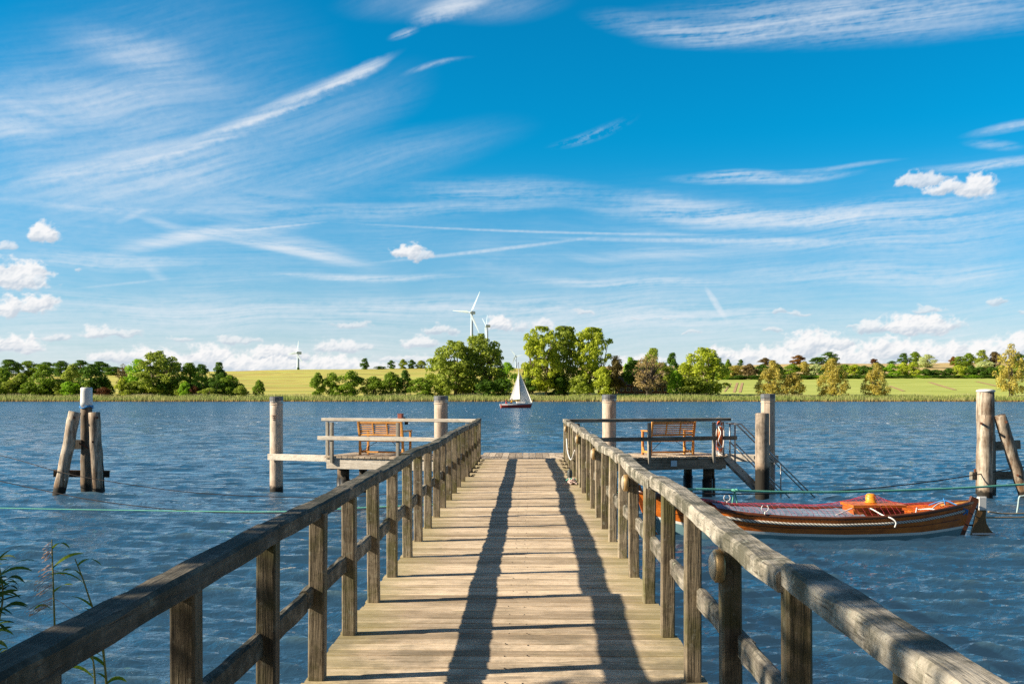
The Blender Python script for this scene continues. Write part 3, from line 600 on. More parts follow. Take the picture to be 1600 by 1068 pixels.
T = [
 # far left: woods on the skyline, then the front row by the reeds
 ('tree', 'round_a', 'dark', 14, 561, 44, 640, 'dark woodland tree on the skyline at the far left edge of the photo', None),
 ('tree', 'round_b', 'mid', 44, 563, 40, 645, 'mid green woodland tree on the skyline, second from the left edge', None),
 ('tree', 'round_b', 'dark', 72, 565, 42, 650, 'dark woodland tree on the skyline just above the white dolphin tip, left side', None),
 ('tree', 'round_a', 'dark', 96, 563, 34, 640, 'dark skyline woodland tree up left of the leaning mooring posts', None),
 ('tree', 'round_b', 'dark', 126, 562, 40, 655, 'dark skyline woodland tree directly above the leaning mooring posts', None),
 ('tree', 'round_a', 'dark', 156, 564, 36, 660, 'small dark skyline tree right of the leaning mooring posts', None),
 ('tree', 'bush_a', 'dark', 178, 571, 38, 650, 'low dark skyline copse left of the pinkish bare tree', None),
 ('tree', 'bush_a', 'mid', 4, 571, 32, 404, 'mid green tree cut by the left photo edge behind the reeds', None),
 ('tree', 'bush_b', 'olive', 33, 581, 40, 403, 'olive bushy tree near the left photo edge behind the reeds', None),
 ('tree', 'round_b', 'mid', 68, 568, 54, 400, 'wide mid green tree left of the leaning mooring posts, behind the reeds', None),
 ('tree', 'bush_b', 'olive', 112, 567, 40, 418, 'olive tree right behind the leaning mooring posts', None),
 ('tree', 'round_a', 'dark', 144, 568, 52, 402, 'dense dark round tree just right of the white post tip', None),
 ('tree', 'bush_a', 'bright', 110, 593, 36, 396, 'low bright green bush below the olive tree near the mooring posts', None),
 ('shrub', 'bush_a', 'red', 160, 603, 30, 395, 'wine red shrub at the reed edge right of the leaning posts', None),
 ('tree', 'bare', 'brown', 193, 567, 24, 430, 'pinkish brown almost leafless tree left of the large tree cluster', None),
 ('shrub', 'bush_b', 'yellow', 190, 587, 22, 398, 'yellow shrub at the left foot of the large tree cluster', None),
 ('tree', 'round_b', 'bright', 216, 560, 50, 412, 'bright green tree at the left side of the large cluster', None),
 ('tree', 'broad_b', 'olive', 250, 547, 84, 404, 'tallest olive tree in the large left cluster', None),
 ('tree', 'round_a', 'mid', 296, 566, 44, 412, 'mid green tree just right of the tallest olive tree', None),
 ('tree', 'round_b', 'dark', 316, 568, 34, 420, 'dark tree in the middle of the left cluster, half hidden', None),
 ('tree', 'conic', 'dark', 342, 565, 46, 404, 'dark pointed tree at the right of the left cluster', None),
 ('tree', 'bush_a', 'mid', 358, 582, 34, 400, 'lower mid green tree ending the left cluster on the right', None),
 ('shrub', 'bush_b', 'bright', 290, 595, 24, 394, 'bright green pointed shrub in front of the left cluster', None),
 ('shrub', 'bush_a', 'red', 304, 600, 18, 394, 'small reddish shrub in front of the left cluster', None),
 ('shrub', 'bush_a', 'olive', 328, 604, 40, 393, 'low spreading olive shrub under the dark pointed tree', None),
 ('shrub', 'bush_b', 'olive', 376, 601, 30, 396, 'low olive shrub beside the open yellow field on the left', None),
 ('tree', 'bush_b', 'mid', 404, 592, 22, 396, 'small lone mid green tree left of the pale pile, on the field edge', None),
 # trees along the crest of the left field
 ('tree', 'round_b', 'dark', 570, 559, 17, 716, 'lone dark round tree on the crest of the yellow field', None),
 ('tree', 'bush_a', 'dark', 612, 561, 14, 716, 'small dark tree on the field crest, first right of the lone round one', None),
 ('tree', 'bush_b', 'olive', 630, 560, 17, 716, 'olive green tree on the field crest between two darker ones', None),
 ('tree', 'bush_a', 'dark', 643, 560, 14, 716, 'dark tree on the field crest close to the big airy trees', None),
 ('tree', 'bush_b', 'olive', 658, 562, 18, 716, 'low olive tree on the field crest touching the big airy trees', None),
 ('shrub', 'bush_a', 'dark', 594, 571, 22, 716, 'flat dark shrub on the field crest between lone and group trees', None),
 ('shrub', 'bush_a', 'dark', 466, 573, 5, 718, 'tiny dark bush at the foot of the small wind turbine', None),
 # the front row below the left field
 ('tree', 'bush_b', 'mid', 496, 580, 30, 402, 'narrow pointed green tree, first of the row below the yellow field', None),
 ('tree', 'bush_a', 'mid', 521, 578, 36, 402, 'round green tree, second of the row below the yellow field', None),
 ('tree', 'bush_a', 'mid', 547, 575, 46, 401, 'largest round green tree in the row below the yellow field', None),
 ('tree', 'bush_b', 'mid', 584, 586, 42, 401, 'bushy green tree behind the left bench, right of the largest', None),
 ('tree', 'bush_b', 'mid', 610, 579, 40, 402, 'green tree directly above the left bench and its railing', None),
 ('tree', 'conic', 'dark', 633, 577, 36, 402, 'dark conical tree right above the small red box', None),
 ('tree', 'bush_a', 'mid', 660, 587, 48, 400, 'low spreading green tree left of the thick pale pile', None),
 # the tall trees in the middle
 ('tree', 'broad', 'olive', 708, 531, 90, 412, 'airy olive tree on the left half of the pair hiding the turbines', None),
 ('tree', 'broad_b', 'olive', 752, 520, 92, 416, 'taller airy olive tree crossing in front of the large wind turbine', None),
 ('tree', 'bush_b', 'olive', 694, 585, 42, 399, 'low olive bush under the airy pair, beside the thick pale pile', None),
 ('tree', 'bush_a', 'dark', 760, 590, 40, 404, 'dark bush at the right foot of the airy tree pair', None),
 ('tree', 'round_b', 'bright', 792, 565, 36, 440, 'dense bright green dome of a tree behind the sailing boat', None),
 ('shrub', 'bush_a', 'dark', 784, 588, 34, 405, 'dark green shrub left of the white sails', None),
 ('tree', 'bush_a', 'dark', 822, 586, 36, 408, 'dark green shrub right of the white sails', None),
 ('tree', 'poplar', 'yellow', 845, 509, 74, 409, 'tall airy yellow green tree right of the sails, leftmost of three', None),
 ('tree', 'poplar_b', 'olive', 880, 509, 66, 414, 'tall airy tree in the middle of the three tallest', None),
 ('tree', 'poplar_b', 'yellow', 922, 511, 74, 410, 'tall airy tree on the right of the three tallest, above the pile', None),
 ('tree', 'bush_b', 'dark', 872, 583, 50, 412, 'dark undergrowth tree at the feet of the three tallest', None),
 ('tree', 'bush_a', 'yellow', 944, 568, 34, 400, 'yellow leaved low tree right of the three tallest', None),
 ('tree', 'bush_b', 'olive', 905, 585, 40, 402, 'olive low tree beneath the right of the three tallest', None),
 ('tree', 'maple', 'purple', 962, 555, 40, 402, 'dark purplish black tree left of the grey bare one', None),
 ('tree', 'round_b', 'bright', 985, 557, 30, 425, 'bright green tree between the dark purplish and the grey bare tree', None),
 ('tree', 'canopy', 'dark', 992, 562, 44, 406, 'dark spreading tree over the left end of the brick house', None),
 ('tree', 'canopy', 'olive', 1034, 566, 40, 407, 'olive spreading tree over the right end of the brick house roof', None),
 ('tree', 'round_a', 'olive', 1020, 543, 36, 470, 'olive tree rising behind the grey bare tree', None),
 ('tree', 'bare', 'bare', 1014, 553, 60, 394, 'grey half bare tree with bright twigs in front of the brick house', None),
 ('tree', 'round_b', 'dark', 1050, 550, 30, 455, 'dark tree behind the gap between grey bare and yellow trees', None),
 ('tree', 'bush_b', 'bright', 1056, 577, 28, 397, 'bright green narrow bush right of the brick house', None),
 ('tree', 'broad', 'yellow', 1098, 542, 82, 404, 'wide yellow green tree in front of the striped field', None),
 ('tree', 'bush_a', 'olive', 1084, 585, 56, 398, 'olive bush under the wide yellow green tree', None),
 ('tree', 'bush_b', 'mid', 1138, 560, 16, 560, 'small green tree peeping out right of the wide yellow green one', None),
 # right: willows in front of the field
 ('tree', 'willow', 'grey', 1206, 562, 54, 402, 'grey green willow, leftmost of three before the right field', None),
 ('shrub', 'bush_b', 'grey', 1240, 580, 36, 401, 'low grey green bush leaning right of the leftmost willow', None),
 ('tree', 'willow_b', 'grey', 1302, 559, 58, 402, 'grey green willow, middle one of three before the right field', None),
 ('tree', 'willow', 'grey', 1368, 566, 46, 402, 'grey green willow, right one of three before the right field', None),
 ('tree', 'open_willow', 'grey', 1580, 536, 62, 402, 'big open grey willow at the right edge behind the mooring posts', None),
 # right skyline
 ('tree', 'bush_b', 'brown', 1195, 558, 24, 712, 'pale brown tree on the skyline left of the orange one', None),
 ('tree', 'bush_a', 'dark', 1157, 560, 10, 712, 'tiny dark skyline tree above the striped field', None),
 ('tree', 'bush_a', 'orange', 1246, 553, 26, 712, 'orange autumn tree on the skyline, right of the leftmost willow', None),
 ('tree', 'round_b', 'dark', 1296, 549, 34, 700, 'dark tree on the skyline above the middle willow', None),
 ('tree', 'bush_b', 'dark', 1277, 557, 26, 702, 'dark lower skyline tree left above the middle willow', None),
 ('tree', 'bush_a', 'red', 1366, 559, 14, 712, 'small dull red tree on the skyline above the right willow', None),
 ('tree', 'bush_b', 'dark', 1394, 563, 16, 712, 'small dark skyline tree right of the dull red one', None),
 ('tree', 'round_b', 'dark', 1412, 551, 20, 690, 'dark skyline tree, left one of the pair beside the silvery tree', None),
 ('tree', 'round_a', 'mid', 1430, 549, 24, 688, 'mid green skyline tree touching the silvery tree', None),
 ('tree', 'round_b', 'silver', 1449, 553, 32, 640, 'silvery pale tree on the right skyline', None),
 ('tree', 'bush_b', 'orange', 1489, 556, 14, 690, 'small orange tree on the skyline left of the right-hand grove', None),
 ('tree', 'round_b', 'mid', 1500, 556, 28, 640, 'left outer green tree of the right-hand grove', None),
 ('tree', 'round_a', 'mid', 1514, 551, 26, 645, 'green tree of the right-hand grove, second from its left', None),
 ('tree', 'round_b', 'olive', 1534, 546, 26, 640, 'tallest olive tree of the right-hand grove', None),
 ('tree', 'round_a', 'brown', 1554, 549, 26, 640, 'brownish tree on the right of the right-hand grove', None),
 ('tree', 'bush_a', 'silver', 1540, 562, 36, 590, 'pale silvery bush in front of the right-hand grove', None),
 ('tree', 'round_b', 'dark', 1592, 552, 34, 640, 'dark tree on the skyline at the right photo edge', None),
]
for a in T:
    tree(a[0], a[1], a[2], a[3], a[4], a[5], a[6], a[7], a[8], 'shrub' if a[0] == 'shrub' else 'tree')
# low growth along the foot of the left-hand trees, one bush beside the other
UG = {'mid': 'low mid green bush under the trees of the left far shore', 'olive': 'low olive bush under the trees of the left far shore', 'dark': 'low dark green bush under the trees of the left far shore'}
for i, px in enumerate(list(range(-6, 180, 17)) + list(range(200, 372, 17))):
    lf = ('mid', 'olive', 'dark', 'mid', 'dark')[i % 5]
    tree('undergrowth_bush', 'bush_a' if i % 2 else 'bush_b', lf, px + (i * 5) % 7, 597 - (i * 7) % 9, 30, 397 + (i * 3) % 8, UG[lf], 'low bushes on the left far shore, ' + lf, 'bush')
# hedge along the top of the right field: bushes one beside the other
HEDGE = 'bushes of the hedge along the right field'
hx = [(1130, 569, 'olive', 26), (1150, 568, 'grey', 24), (1172, 567, 'brown', 24), (1192, 567, 'dark', 26), (1216, 568, 'dark', 24), (1236, 566, 'mid', 26), (1256, 564, 'grey', 26), (1274, 566, 'silver', 24), (1294, 568, 'dark', 28),
      (1318, 567, 'mid', 26), (1336, 568, 'yellow', 22), (1352, 569, 'dark', 24), (1372, 566, 'dark', 26), (1394, 566, 'bright', 24), (1412, 565, 'yellow', 22), (1428, 563, 'yellow', 24), (1446, 575, 'dark', 24), (1464, 576, 'dark', 24), (1482, 574, 'dark', 24),
      (1500, 568, 'yellow', 22), (1516, 570, 'dark', 24), (1532, 571, 'dark', 24), (1548, 572, 'dark', 24), (1566, 568, 'mid', 24), (1588, 566, 'olive', 26), (1612, 566, 'dark', 26)]
hl = {'olive': 'olive bush in the hedge along the right field', 'grey': 'grey green bush in the hedge along the right field', 'brown': 'brown bush in the hedge along the right field', 'dark': 'dark green bush in the hedge along the right field',
      'mid': 'mid green bush in the hedge along the right field', 'silver': 'silvery bush in the hedge along the right field', 'yellow': 'yellow green bush in the hedge along the right field', 'bright': 'bright green bush in the hedge along the right field'}
for i, (px, top, leaf, w) in enumerate(hx):
    tree('hedge_bush', 'bush_a' if i % 2 else 'bush_b', leaf, px, top, w * 1.25, 535 + (i * 7) % 11, hl[leaf], 'hedge bushes, ' + hl[leaf].split(' bush')[0] + ' ones', 'bush')
for i, px in enumerate(range(1128, 1600, 26)):
    tree('hedge_bush', 'bush_a', 'dark' if i % 3 else 'bright', px, 585, 32, 529, 'low green bush at the foot of the hedge along the right field', 'low bushes at the foot of the hedge', 'bush')

# ------------------------------------------------------------------ house, shed, turbines across the water
def brick_house():
    Y = 420; c = at(1008, 612, Y); x0, x1 = at(966, 0, Y).x, at(1046, 0, Y).x; z0 = float(ground_z(c.x, Y)) - .3
    t = thing('brick_house', 'long low red brick house with white windows behind the grey bare tree', 'house', ((x0 + x1) / 2, Y, z0))
    brick = plain('red_brick', (.36, .15, .085), .85, 0, .25, 2.0); tile = plain('brown_roof_tiles', (.20, .12, .10), .85, 0, .25, 1.5)
    glass = plain('dark_window_glass', (.03, .035, .04), .1, 0, .1)
    zt = z0 + 3.6; zr = zt + 4.2; w = x1 - x0; mb = MB(); mb.box(((x0 + x1) / 2, Y + 4, (z0 + zt) / 2), (w, 8, zt - z0)); mb.build('wall', brick, t)
    mb = MB(); a, b = Y - .5, Y + 8.5; m_ = Y + 4
    mb.add([(x0 - .5, a, zt + .01), (x1 + .5, a, zt + .01), (x1 + .5, b, zt + .01), (x0 - .5, b, zt + .01), (x0 - .5, m_, zr), (x1 + .5, m_, zr)], [(0, 1, 5, 4), (1, 2, 5), (2, 3, 4, 5), (3, 0, 4), (0, 3, 2, 1)]); rf = mb.build('roof', tile, t)
    mb = MB(); mb.box((x0 + w * .3, m_, zr + .3), (.9, .9, 2.0)); mb.build('chimney', brick, rf)
    for i in range(8):
        cx = x0 + 1.6 + i * (w - 3.2) / 7
        mb = MB(); zc = z0 + 2.1
        for dx, dz, sx, sz in ((-.75, 0, .14, 1.6), (.75, 0, .14, 1.6), (0, .73, 1.36, .14), (0, -.73, 1.36, .14), (0, 0, .1, 1.3)): mb.box((cx + dx, Y - .05, zc + dz), (sx, .12, sz))
        fr = mb.build('window', MT['white'], t); mb = MB(); mb.box((cx, Y + .0, zc), (1.4, .06, 1.4)); mb.build('pane', glass, fr)
    mb = MB(); mb.box((x0 + w * .56, Y - .02, z0 + 1.2), (1.1, .1, 2.3)); mb.build('door', plain('green_door_paint', (.05, .12, .07), .5), t)
brick_house()
def shed():
    Y = 402; a, b = at(935, 0, Y).x, at(956, 0, Y).x; z0 = float(ground_z(a, Y)); zt = H + (CY - 610.5) / F * Y; zh = H + (CY - 608.5) / F * Y
    t = thing('boat_shed', 'small orange brown shed with a slanting roof among the trees above a pile', 'shed', ((a + b) / 2, Y, z0))
    mb = MB(); mb.add([(a, Y, z0), (b, Y, z0), (b, Y + 3, z0), (a, Y + 3, z0), (a, Y, zt), (b, Y, zh), (b, Y + 3, zh), (a, Y + 3, zt)], [(0, 1, 5, 4), (1, 2, 6, 5), (2, 3, 7, 6), (3, 0, 4, 7)]); mb.build('wall', plain('orange_boards', (.45, .17, .06), .8, 0, .2, 2), t)
    mb = MB(); mb.beam((a - .4, Y + 1.5, zt + .08), (b + .4, Y + 1.5, zh + .08), 3.8, .15); mb.build('roof', plain('dark_roof_felt', (.06, .055, .055), .9), t)
    mb = MB(); mb.box((a + 1.4, Y - .04, z0 + .9), (1.0, .08, 1.8)); mb.build('door', plain('teal_door_paint', (.03, .22, .16), .6), t)
shed()
def turbine(hpx, hpy, Y, angles, L, yaw, label, rad=1.0):
    hub = at(hpx, hpy, Y); z0 = float(ground_z(hub.x, Y)) - 1
    t = thing('wind_turbine', label, 'wind turbine', (hub.x, Y, z0), 0, 'wind turbines beyond the field')
    mb = MB(); ox = hub.x; oy = Y + 2.6; mb.tube([(ox, oy, z0), (ox, oy, hub.z - 1)], [2.3 * rad, 1.3 * rad], 16); mb.build('tower', MT['turbine'], t, True)
    ca, sa = math.cos(yaw), math.sin(yaw); ax = Vector((-sa, -ca, 0)); rt = Vector((ca, -sa, 0)); up = Vector((0, 0, 1)); hub = Vector((ox, oy, hub.z)) + ax * 2.6
    mb = MB(); c_ = hub - ax * 4.5
    mb.beam(hub - ax * .8, hub - ax * 8.5, 3.0 * rad, 3.2 * rad, ch=.6); mb.build('nacelle', MT['turbine'], t)
    mb = MB(); mb.tube([hub - ax * .8, hub + ax * .4, hub + ax * 1.6], [1.5 * rad, 1.35 * rad, .3 * rad], 14); mb.build('hub', MT['turbine'], t, True)
    for an in angles:
        d = rt * math.cos(R(an)) + up * math.sin(R(an)); s = d.cross(ax).normalized(); mb = MB(); vs = []
        st = [(.02, .55, .5), (.1, .75, .45), (.2, 1.55, .3), (.45, 1.15, .2), (.75, .75, .12), (.97, .35, .06), (1.0, .08, .03)]
        for f, w, th in st:
            p = hub + d * (L * f); tw = R(25 * (1 - f)); u_ = s * math.cos(tw) + ax * math.sin(tw); v_ = ax * math.cos(tw) - s * math.sin(tw)
            w *= rad * 1.1; th *= rad
            vs += [p - u_ * w * .6, p + v_ * th, p + u_ * w * 1.2, p - v_ * th]
        fs = [(4 * i + k, 4 * i + (k + 1) % 4, 4 * i + 4 + (k + 1) % 4, 4 * i + 4 + k) for i in range(len(st) - 1) for k in range(4)] + [(3, 2, 1, 0), tuple(range(4 * len(st) - 4, 4 * len(st)))]
        mb.add(vs, fs); mb.build('blade', MT['turbine'], t)
turbine(737, 488, 1400, (60, 173, -62), 33, R(36), 'large white wind turbine rising behind the airy olive trees', 1.25)
turbine(761, 509, 1900, (135, 75, 262), 22, R(60), 'farther wind turbine seen side-on just right of the large one', 1.5)
turbine(465, 551, 1500, (80, 187, -53), 18.5, R(30), 'small white wind turbine alone on the crest of the left field', 1.25)
turbine(806, 556, 1900, (128, 8, 248), 17, R(20), 'distant wind turbine peeping out behind the mast top', .9)
# ------------------------------------------------------------------ the pier
XL, XR = -1.197, .937                 # centre lines of the two railings
PY0, PEND = 5.617, 24.8               # first full post in view, end of the walkway
ARM = R(17)
def jag(rnd, a): return rnd.uniform(-a, a)
def make_pier():
    t = thing('pier', 'long weathered wooden pier running out over the lake to a splayed platform', 'pier', tuple(PL(-.13, 12, 0)), -YAW)
    rnd = random.Random(3); mb = MB(); y = -1.2
    while y < PEND - .02:
        w = .138; dx = jag(rnd, .012); dz = jag(rnd, .003)
        c = PL(-.13 + dx, y + w / 2, DECK - .025 + dz)
        M = Matrix.Translation(c) @ Matrix.Rotation(-YAW + jag(rnd, .0015), 4, 'Z') @ Matrix.Rotation(jag(rnd, .0016), 4, 'Y') @ Matrix.Rotation(jag(rnd, .012), 4, 'X')
        nseg = 5; L = 2.26; vs = []
        for i in range(nseg + 1):                                     # slightly worn upper edges
            x = -L / 2 + L * i / nseg
            for yy, zz in ((-w / 2, -.025), (w / 2, -.025), (w / 2, .019), (w / 2 - .008, .025 + jag(rnd, .0012)), (-w / 2 + .008, .025 + jag(rnd, .0012)), (-w / 2, .019)): vs.append(M @ Vector((x, yy + jag(rnd, .0016), zz)))
        fs = [(6 * i + k, 6 * i + 6 + k, 6 * i + 6 + (k + 1) % 6, 6 * i + (k + 1) % 6) for i in range(nseg) for k in range(6)] + [tuple(range(6))[::-1], tuple(range(6 * nseg, 6 * nseg + 6))]
        mb.add(vs, fs); y += w + .006
    mb.build('walkway_deck', MT['deck'], t)
    # screw heads in two rows near the middle
    mb = MB()
    for s in (-.1, .02):
        for i in range(60):
            mb.lathe([(.006, 0), (.005, .003)], PL(s - .03 + jag(rnd, .02), 4.4 + i * .288 + jag(rnd, .02), DECK + .001), 6)
    mb.build('screws', MT['iron'], t)
    for x in (-.98, -.13, .72):
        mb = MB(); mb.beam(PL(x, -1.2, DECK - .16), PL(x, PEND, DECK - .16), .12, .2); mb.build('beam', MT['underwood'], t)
    for x in (-.95, .69):
        for yy in (3, 7.5, 12, 16.5, 21):
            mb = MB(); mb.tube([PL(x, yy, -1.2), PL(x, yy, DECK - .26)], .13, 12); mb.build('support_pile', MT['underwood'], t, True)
    # centre of the head platform: boards running outward
    Yw = lambda x, s: PEND + s
    mb = MB()
    for i in range(13):
        x = -1.20 + i * .178; mb.box(PL(x + .087, PEND + 1.42, DECK - .027 + jag(rnd, .002)), (.166, 2.82, .05), -YAW, ch=.008)
    mb.build('head_deck', MT['plank'], t)
    for x in (-1.0, .9):
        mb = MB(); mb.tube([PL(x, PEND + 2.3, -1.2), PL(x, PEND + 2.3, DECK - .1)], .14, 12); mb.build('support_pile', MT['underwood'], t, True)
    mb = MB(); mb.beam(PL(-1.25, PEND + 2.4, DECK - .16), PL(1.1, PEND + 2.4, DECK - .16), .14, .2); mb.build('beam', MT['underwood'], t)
    return t
PIER = make_pier()
# the arms: local x runs outward along the arm, local y towards the open lake
def arm_frame(side):
    S = PL(XL + .0 if side < 0 else XR, PEND + .05, 0)
    ang = math.pi - ARM if side < 0 else ARM                          # direction of the arm seen from above
    u = Vector((math.cos(ang), math.sin(ang), 0)); n = Vector((u.y * side * -1, -u.x * side * -1, 0))
    if n.y < 0: n = -n
    return S, u, n
def AP(side, x, y, z):
    S, u, n = arm_frame(side); p = S + u * x + n * y; p.z = z; return p
ALEN = {-1: 4.27, 1: 4.53}
def make_arm(side):
    S, u, n = arm_frame(side); rz = math.atan2(u.y, u.x); L = ALEN[side]
    t = thing('pier_platform', 'left arm of the pier head platform with a pale sunlit edge beam' if side < 0 else 'right arm of the pier head platform with a dark shaded edge beam', 'platform', tuple(AP(side, L / 2, .6, 0)), rz if side > 0 else rz - math.pi, 'arms of the pier head')
    rnd = random.Random(8 + side); mb = MB(); x = -.2
    while x < L - .05:
        y1 = 1.75 if x > .5 else .9 + (x + .2) * 1.2
        p, q = AP(side, x + .08, -.05, DECK - .02 + jag(rnd, .002)), AP(side, x + .08, y1, DECK - .02 + jag(rnd, .002))
        mb.beam(p, q, .150, .05, ch=.007); x += .166
    mb.build('deck', MT['plank'], t)
    zb = DECK - .045
    mb = MB(); mb.beam(AP(side, .15, .05, zb - .15), AP(side, L - .04, .05, zb - .15), .12, .27); mb.build('edge_beam', MT['armrail'] if side < 0 else MT['beamx'], t)  # sun toned into the left beam's colour, shade into the right one's
    mb = MB(); mb.beam(AP(side, .3, 1.6, zb - .12), AP(side, L - .04, 1.6, zb - .12), .12, .2); mb.build('edge_beam', MT['beamx'], t)
    for xx in (.9, L - .15):
        mb = MB(); mb.beam(AP(side, xx, .115, zb - .22), AP(side, xx, 1.535, zb - .22), .14, .2); mb.build('cross_beam', MT['beamx'], t)
    for xx, yy in ((L - .42, .30), (L - .16, .62), (L - .4, 1.45), (.9, .35), (.9, 1.4)):
        mb = MB(); mb.tube([AP(side, xx, yy, -1.2), AP(side, xx, yy, DECK - .36)], .115, 12); pp = mb.build('support_pile', MT['underwood'], t, True)
        mb = MB(); mb.tube([AP(side, xx, yy, -.5), AP(side, xx, yy, DECK - .62)], .135, 14); mb.build('sleeve', MT['black'], pp, True)
    return t
ARMS = {s: make_arm(s) for s in (-1, 1)}

# ------------------------------------------------------------------ railings
def post_mesh(h, w, name, mat):
    mb = MB(); mb.box((0, 0, h / 2), (w, w, h), ch=.009); o = mb.build(name, mat); d = o.data; bpy.data.objects.remove(o); return d
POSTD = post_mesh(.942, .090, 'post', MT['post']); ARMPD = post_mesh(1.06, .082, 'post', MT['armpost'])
def wavy_rail(rnd, y0, y1, x, zt, w, h, wob, joints, off):
    """a run of hand-cut boards butted end to end, no two quite in line"""
    mb = MB(); cuts = [y0] + [j for j in joints if y0 < j < y1] + [y1]
    for a, b in zip(cuts, cuts[1:]):
        ox0, ox1, oz0, oz1 = jag(rnd, off), jag(rnd, off), jag(rnd, off * .7), jag(rnd, off * .7); n = max(2, int((b - a) / .16)); vs = []
        ph, pz = rnd.uniform(0, 6), rnd.uniform(0, 6)
        for i in range(n + 1):
            f = i / n; y = a + (b - a) * f; y += .002 if i == 0 else (-.002 if i == n else 0)
            cx = x + ox0 * (1 - f) + ox1 * f + wob * .55 * math.sin(ph + f * 5.0); cz = zt + oz0 * (1 - f) + oz1 * f + wob * .7 * math.sin(pz + f * 4.2)
            ww, hh = w / 2 + jag(rnd, .0035), h; c = .009
            for dx, dz in ((-ww, -hh + c * .5), (-ww + c * .6, -hh), (ww - c * .6, -hh), (ww, -hh + c * .5), (ww, -c * 1.3), (ww - c * 1.5, 0), (-ww + c * 1.5, 0), (-ww, -c * 1.3)):
                vs.append(PL(cx + dx + jag(rnd, .003), y, cz + dz + jag(rnd, .0035)))
        fs = [(8 * i + k, 8 * i + (k + 1) % 8, 8 * i + 8 + (k + 1) % 8, 8 * i + 8 + k) for i in range(n) for k in range(8)] + [tuple(range(8)), tuple(range(8 * n, 8 * n + 8))[::-1]]
        mb.add(vs, fs)
    return mb
RAILTOP = H - .60
def make_railing(side):
    x = XL if side < 0 else XR; rnd = random.Random(20 + side)
    t = thing('pier_railing', 'long railing on the left side of the pier walkway, mossy and shade-toned near the viewer' if side < 0 else 'long railing on the right side of the pier walkway, carrying round lamps', 'railing', tuple(PL(x, 12, DECK)), -YAW, 'railings of the pier walkway')
    Mi = base_matrix(t).inverted(); ys = [PY0 + 1.0655 * k for k in range(-6, 19)]
    for y in ys:
        if y < -.9: continue
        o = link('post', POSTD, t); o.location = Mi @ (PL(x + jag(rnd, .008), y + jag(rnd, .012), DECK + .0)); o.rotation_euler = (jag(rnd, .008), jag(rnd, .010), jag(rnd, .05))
    jt = [4.55, 7.75, 9.88, 13.05, 16.25, 19.4, 22.6] if side < 0 else [3.5, 7.2, 9.9, 12.55, 15.2, 17.9, 20.5, 22.6]
    mb = wavy_rail(rnd, -1.0, PEND + .06, x + .0, RAILTOP, (.124 if side > 0 else .118), .080, .018, jt, .014); mb.build('top_rail', MT['shaderail' if side < 0 else 'rail'], t)
    mb = wavy_rail(rnd, -1.0, PEND, x + side * .034, DECK + .525, .052, .105, .006, [j + .9 for j in jt], .006); mb.build('middle_rail', MT['shaderail' if side < 0 else 'rail'], t)
    return t
RAILS = {s: make_railing(s) for s in (-1, 1)}
def make_arm_railing(side):
    L = ALEN[side]; S, u, n = arm_frame(side); rz = math.atan2(u.y, u.x)
    t = thing('pier_railing', 'pale sunlit railing along the left platform arm' if side < 0 else 'dark shaded railing along the right platform arm', 'railing', tuple(AP(side, L / 2, 0, DECK)), rz if side > 0 else rz - math.pi, 'railings of the platform arms')
    Mi = base_matrix(t).inverted(); rnd = random.Random(40 + side)
    for xx, yy in ([(.30, -.055), (2.18, -.055), (L - .22, -.055), (L + .02, .17)] if side < 0 else [(.33, -.055), (2.27, -.055), (L - .42, -.055), (L - .03, .20)]):
        o = link('post', ARMPD, t); o.location = Mi @ AP(side, xx, yy, DECK - .17); o.rotation_euler = (jag(rnd, .006), jag(rnd, .006), 0)
    mt = MT['armrail'] if side < 0 else MT['beamx']  # left rails carry the sunlit tone in their colour, right rails the shaded one
    zt = RAILTOP - .01
    mb = MB(); mb.beam(AP(side, -.02, -.0, zt - .045), AP(side, L + .08, -.0, zt - .045), .13, .085, ch=.012); mb.build('top_rail', mt, t)
    mb = MB(); mb.beam(AP(side, .1, -.115, DECK + .475), AP(side, L + (.22 if side > 0 else .16), -.115, DECK + .475), .035, .105, ch=.006); mb.build('middle_rail', mt, t)
    for zz in (zt - .045, DECK + .475):                                # the short return at the outer end
        mb = MB(); mb.beam(AP(side, L + .03, .07, zz - .005), AP(side, L + .03, .60, zz - .005), .05, .08); mb.build('end_rail', mt, t)
    return t
ARMR = {s: make_arm_railing(s) for s in (-1, 1)}

# ------------------------------------------------------------------ lamps, hooks and ropes on the railings
def lamp():
    mb = MB()
    for i, y in enumerate((PY0 - 1.0655, PY0 + 3 * 1.0655, PY0 + 7 * 1.0655, PY0 + 11 * 1.0655, PY0 + 16 * 1.0655)):
        c = PL(XR - .046, y, DECK + .83)
        t = thing('round_lamp', ['round wooden rimmed lamp on a near right post, lowest in the photo and largest', 'second nearest round lamp on the right railing posts', 'middle one of five round lamps on the right railing posts', 'second farthest round lamp on the right railing posts', 'farthest tiny round lamp at the pier end of the right railing'][i], 'lamp', tuple(c), -YAW, 'round lamps on the right railing')
        M = Matrix.Translation(c) @ Matrix.Rotation(-YAW, 4, 'Z') @ Matrix.Rotation(R(-90), 4, 'Y')
        if i == 0:
            mb = MB(); mb.lathe([(.068, 0), (.075, .008), (.075, .036), (.068, .042)], n=28, M=Matrix.Rotation(R(-90), 4, 'Y')); ring = mb.build('ring', MT['brass'], t, True, local=True)
            mb = MB(); mb.lathe([(.066, .040), (.060, .050), (.042, .058), (.018, .062), (.0, .063)], n=28, M=Matrix.Rotation(R(-90), 4, 'Y')); gl = mb.build('glass', MT['lampglass'], t, True, local=True)
            DD = (ring.data, gl.data)
        else: link('ring', DD[0], t); link('glass', DD[1], t)
lamp()
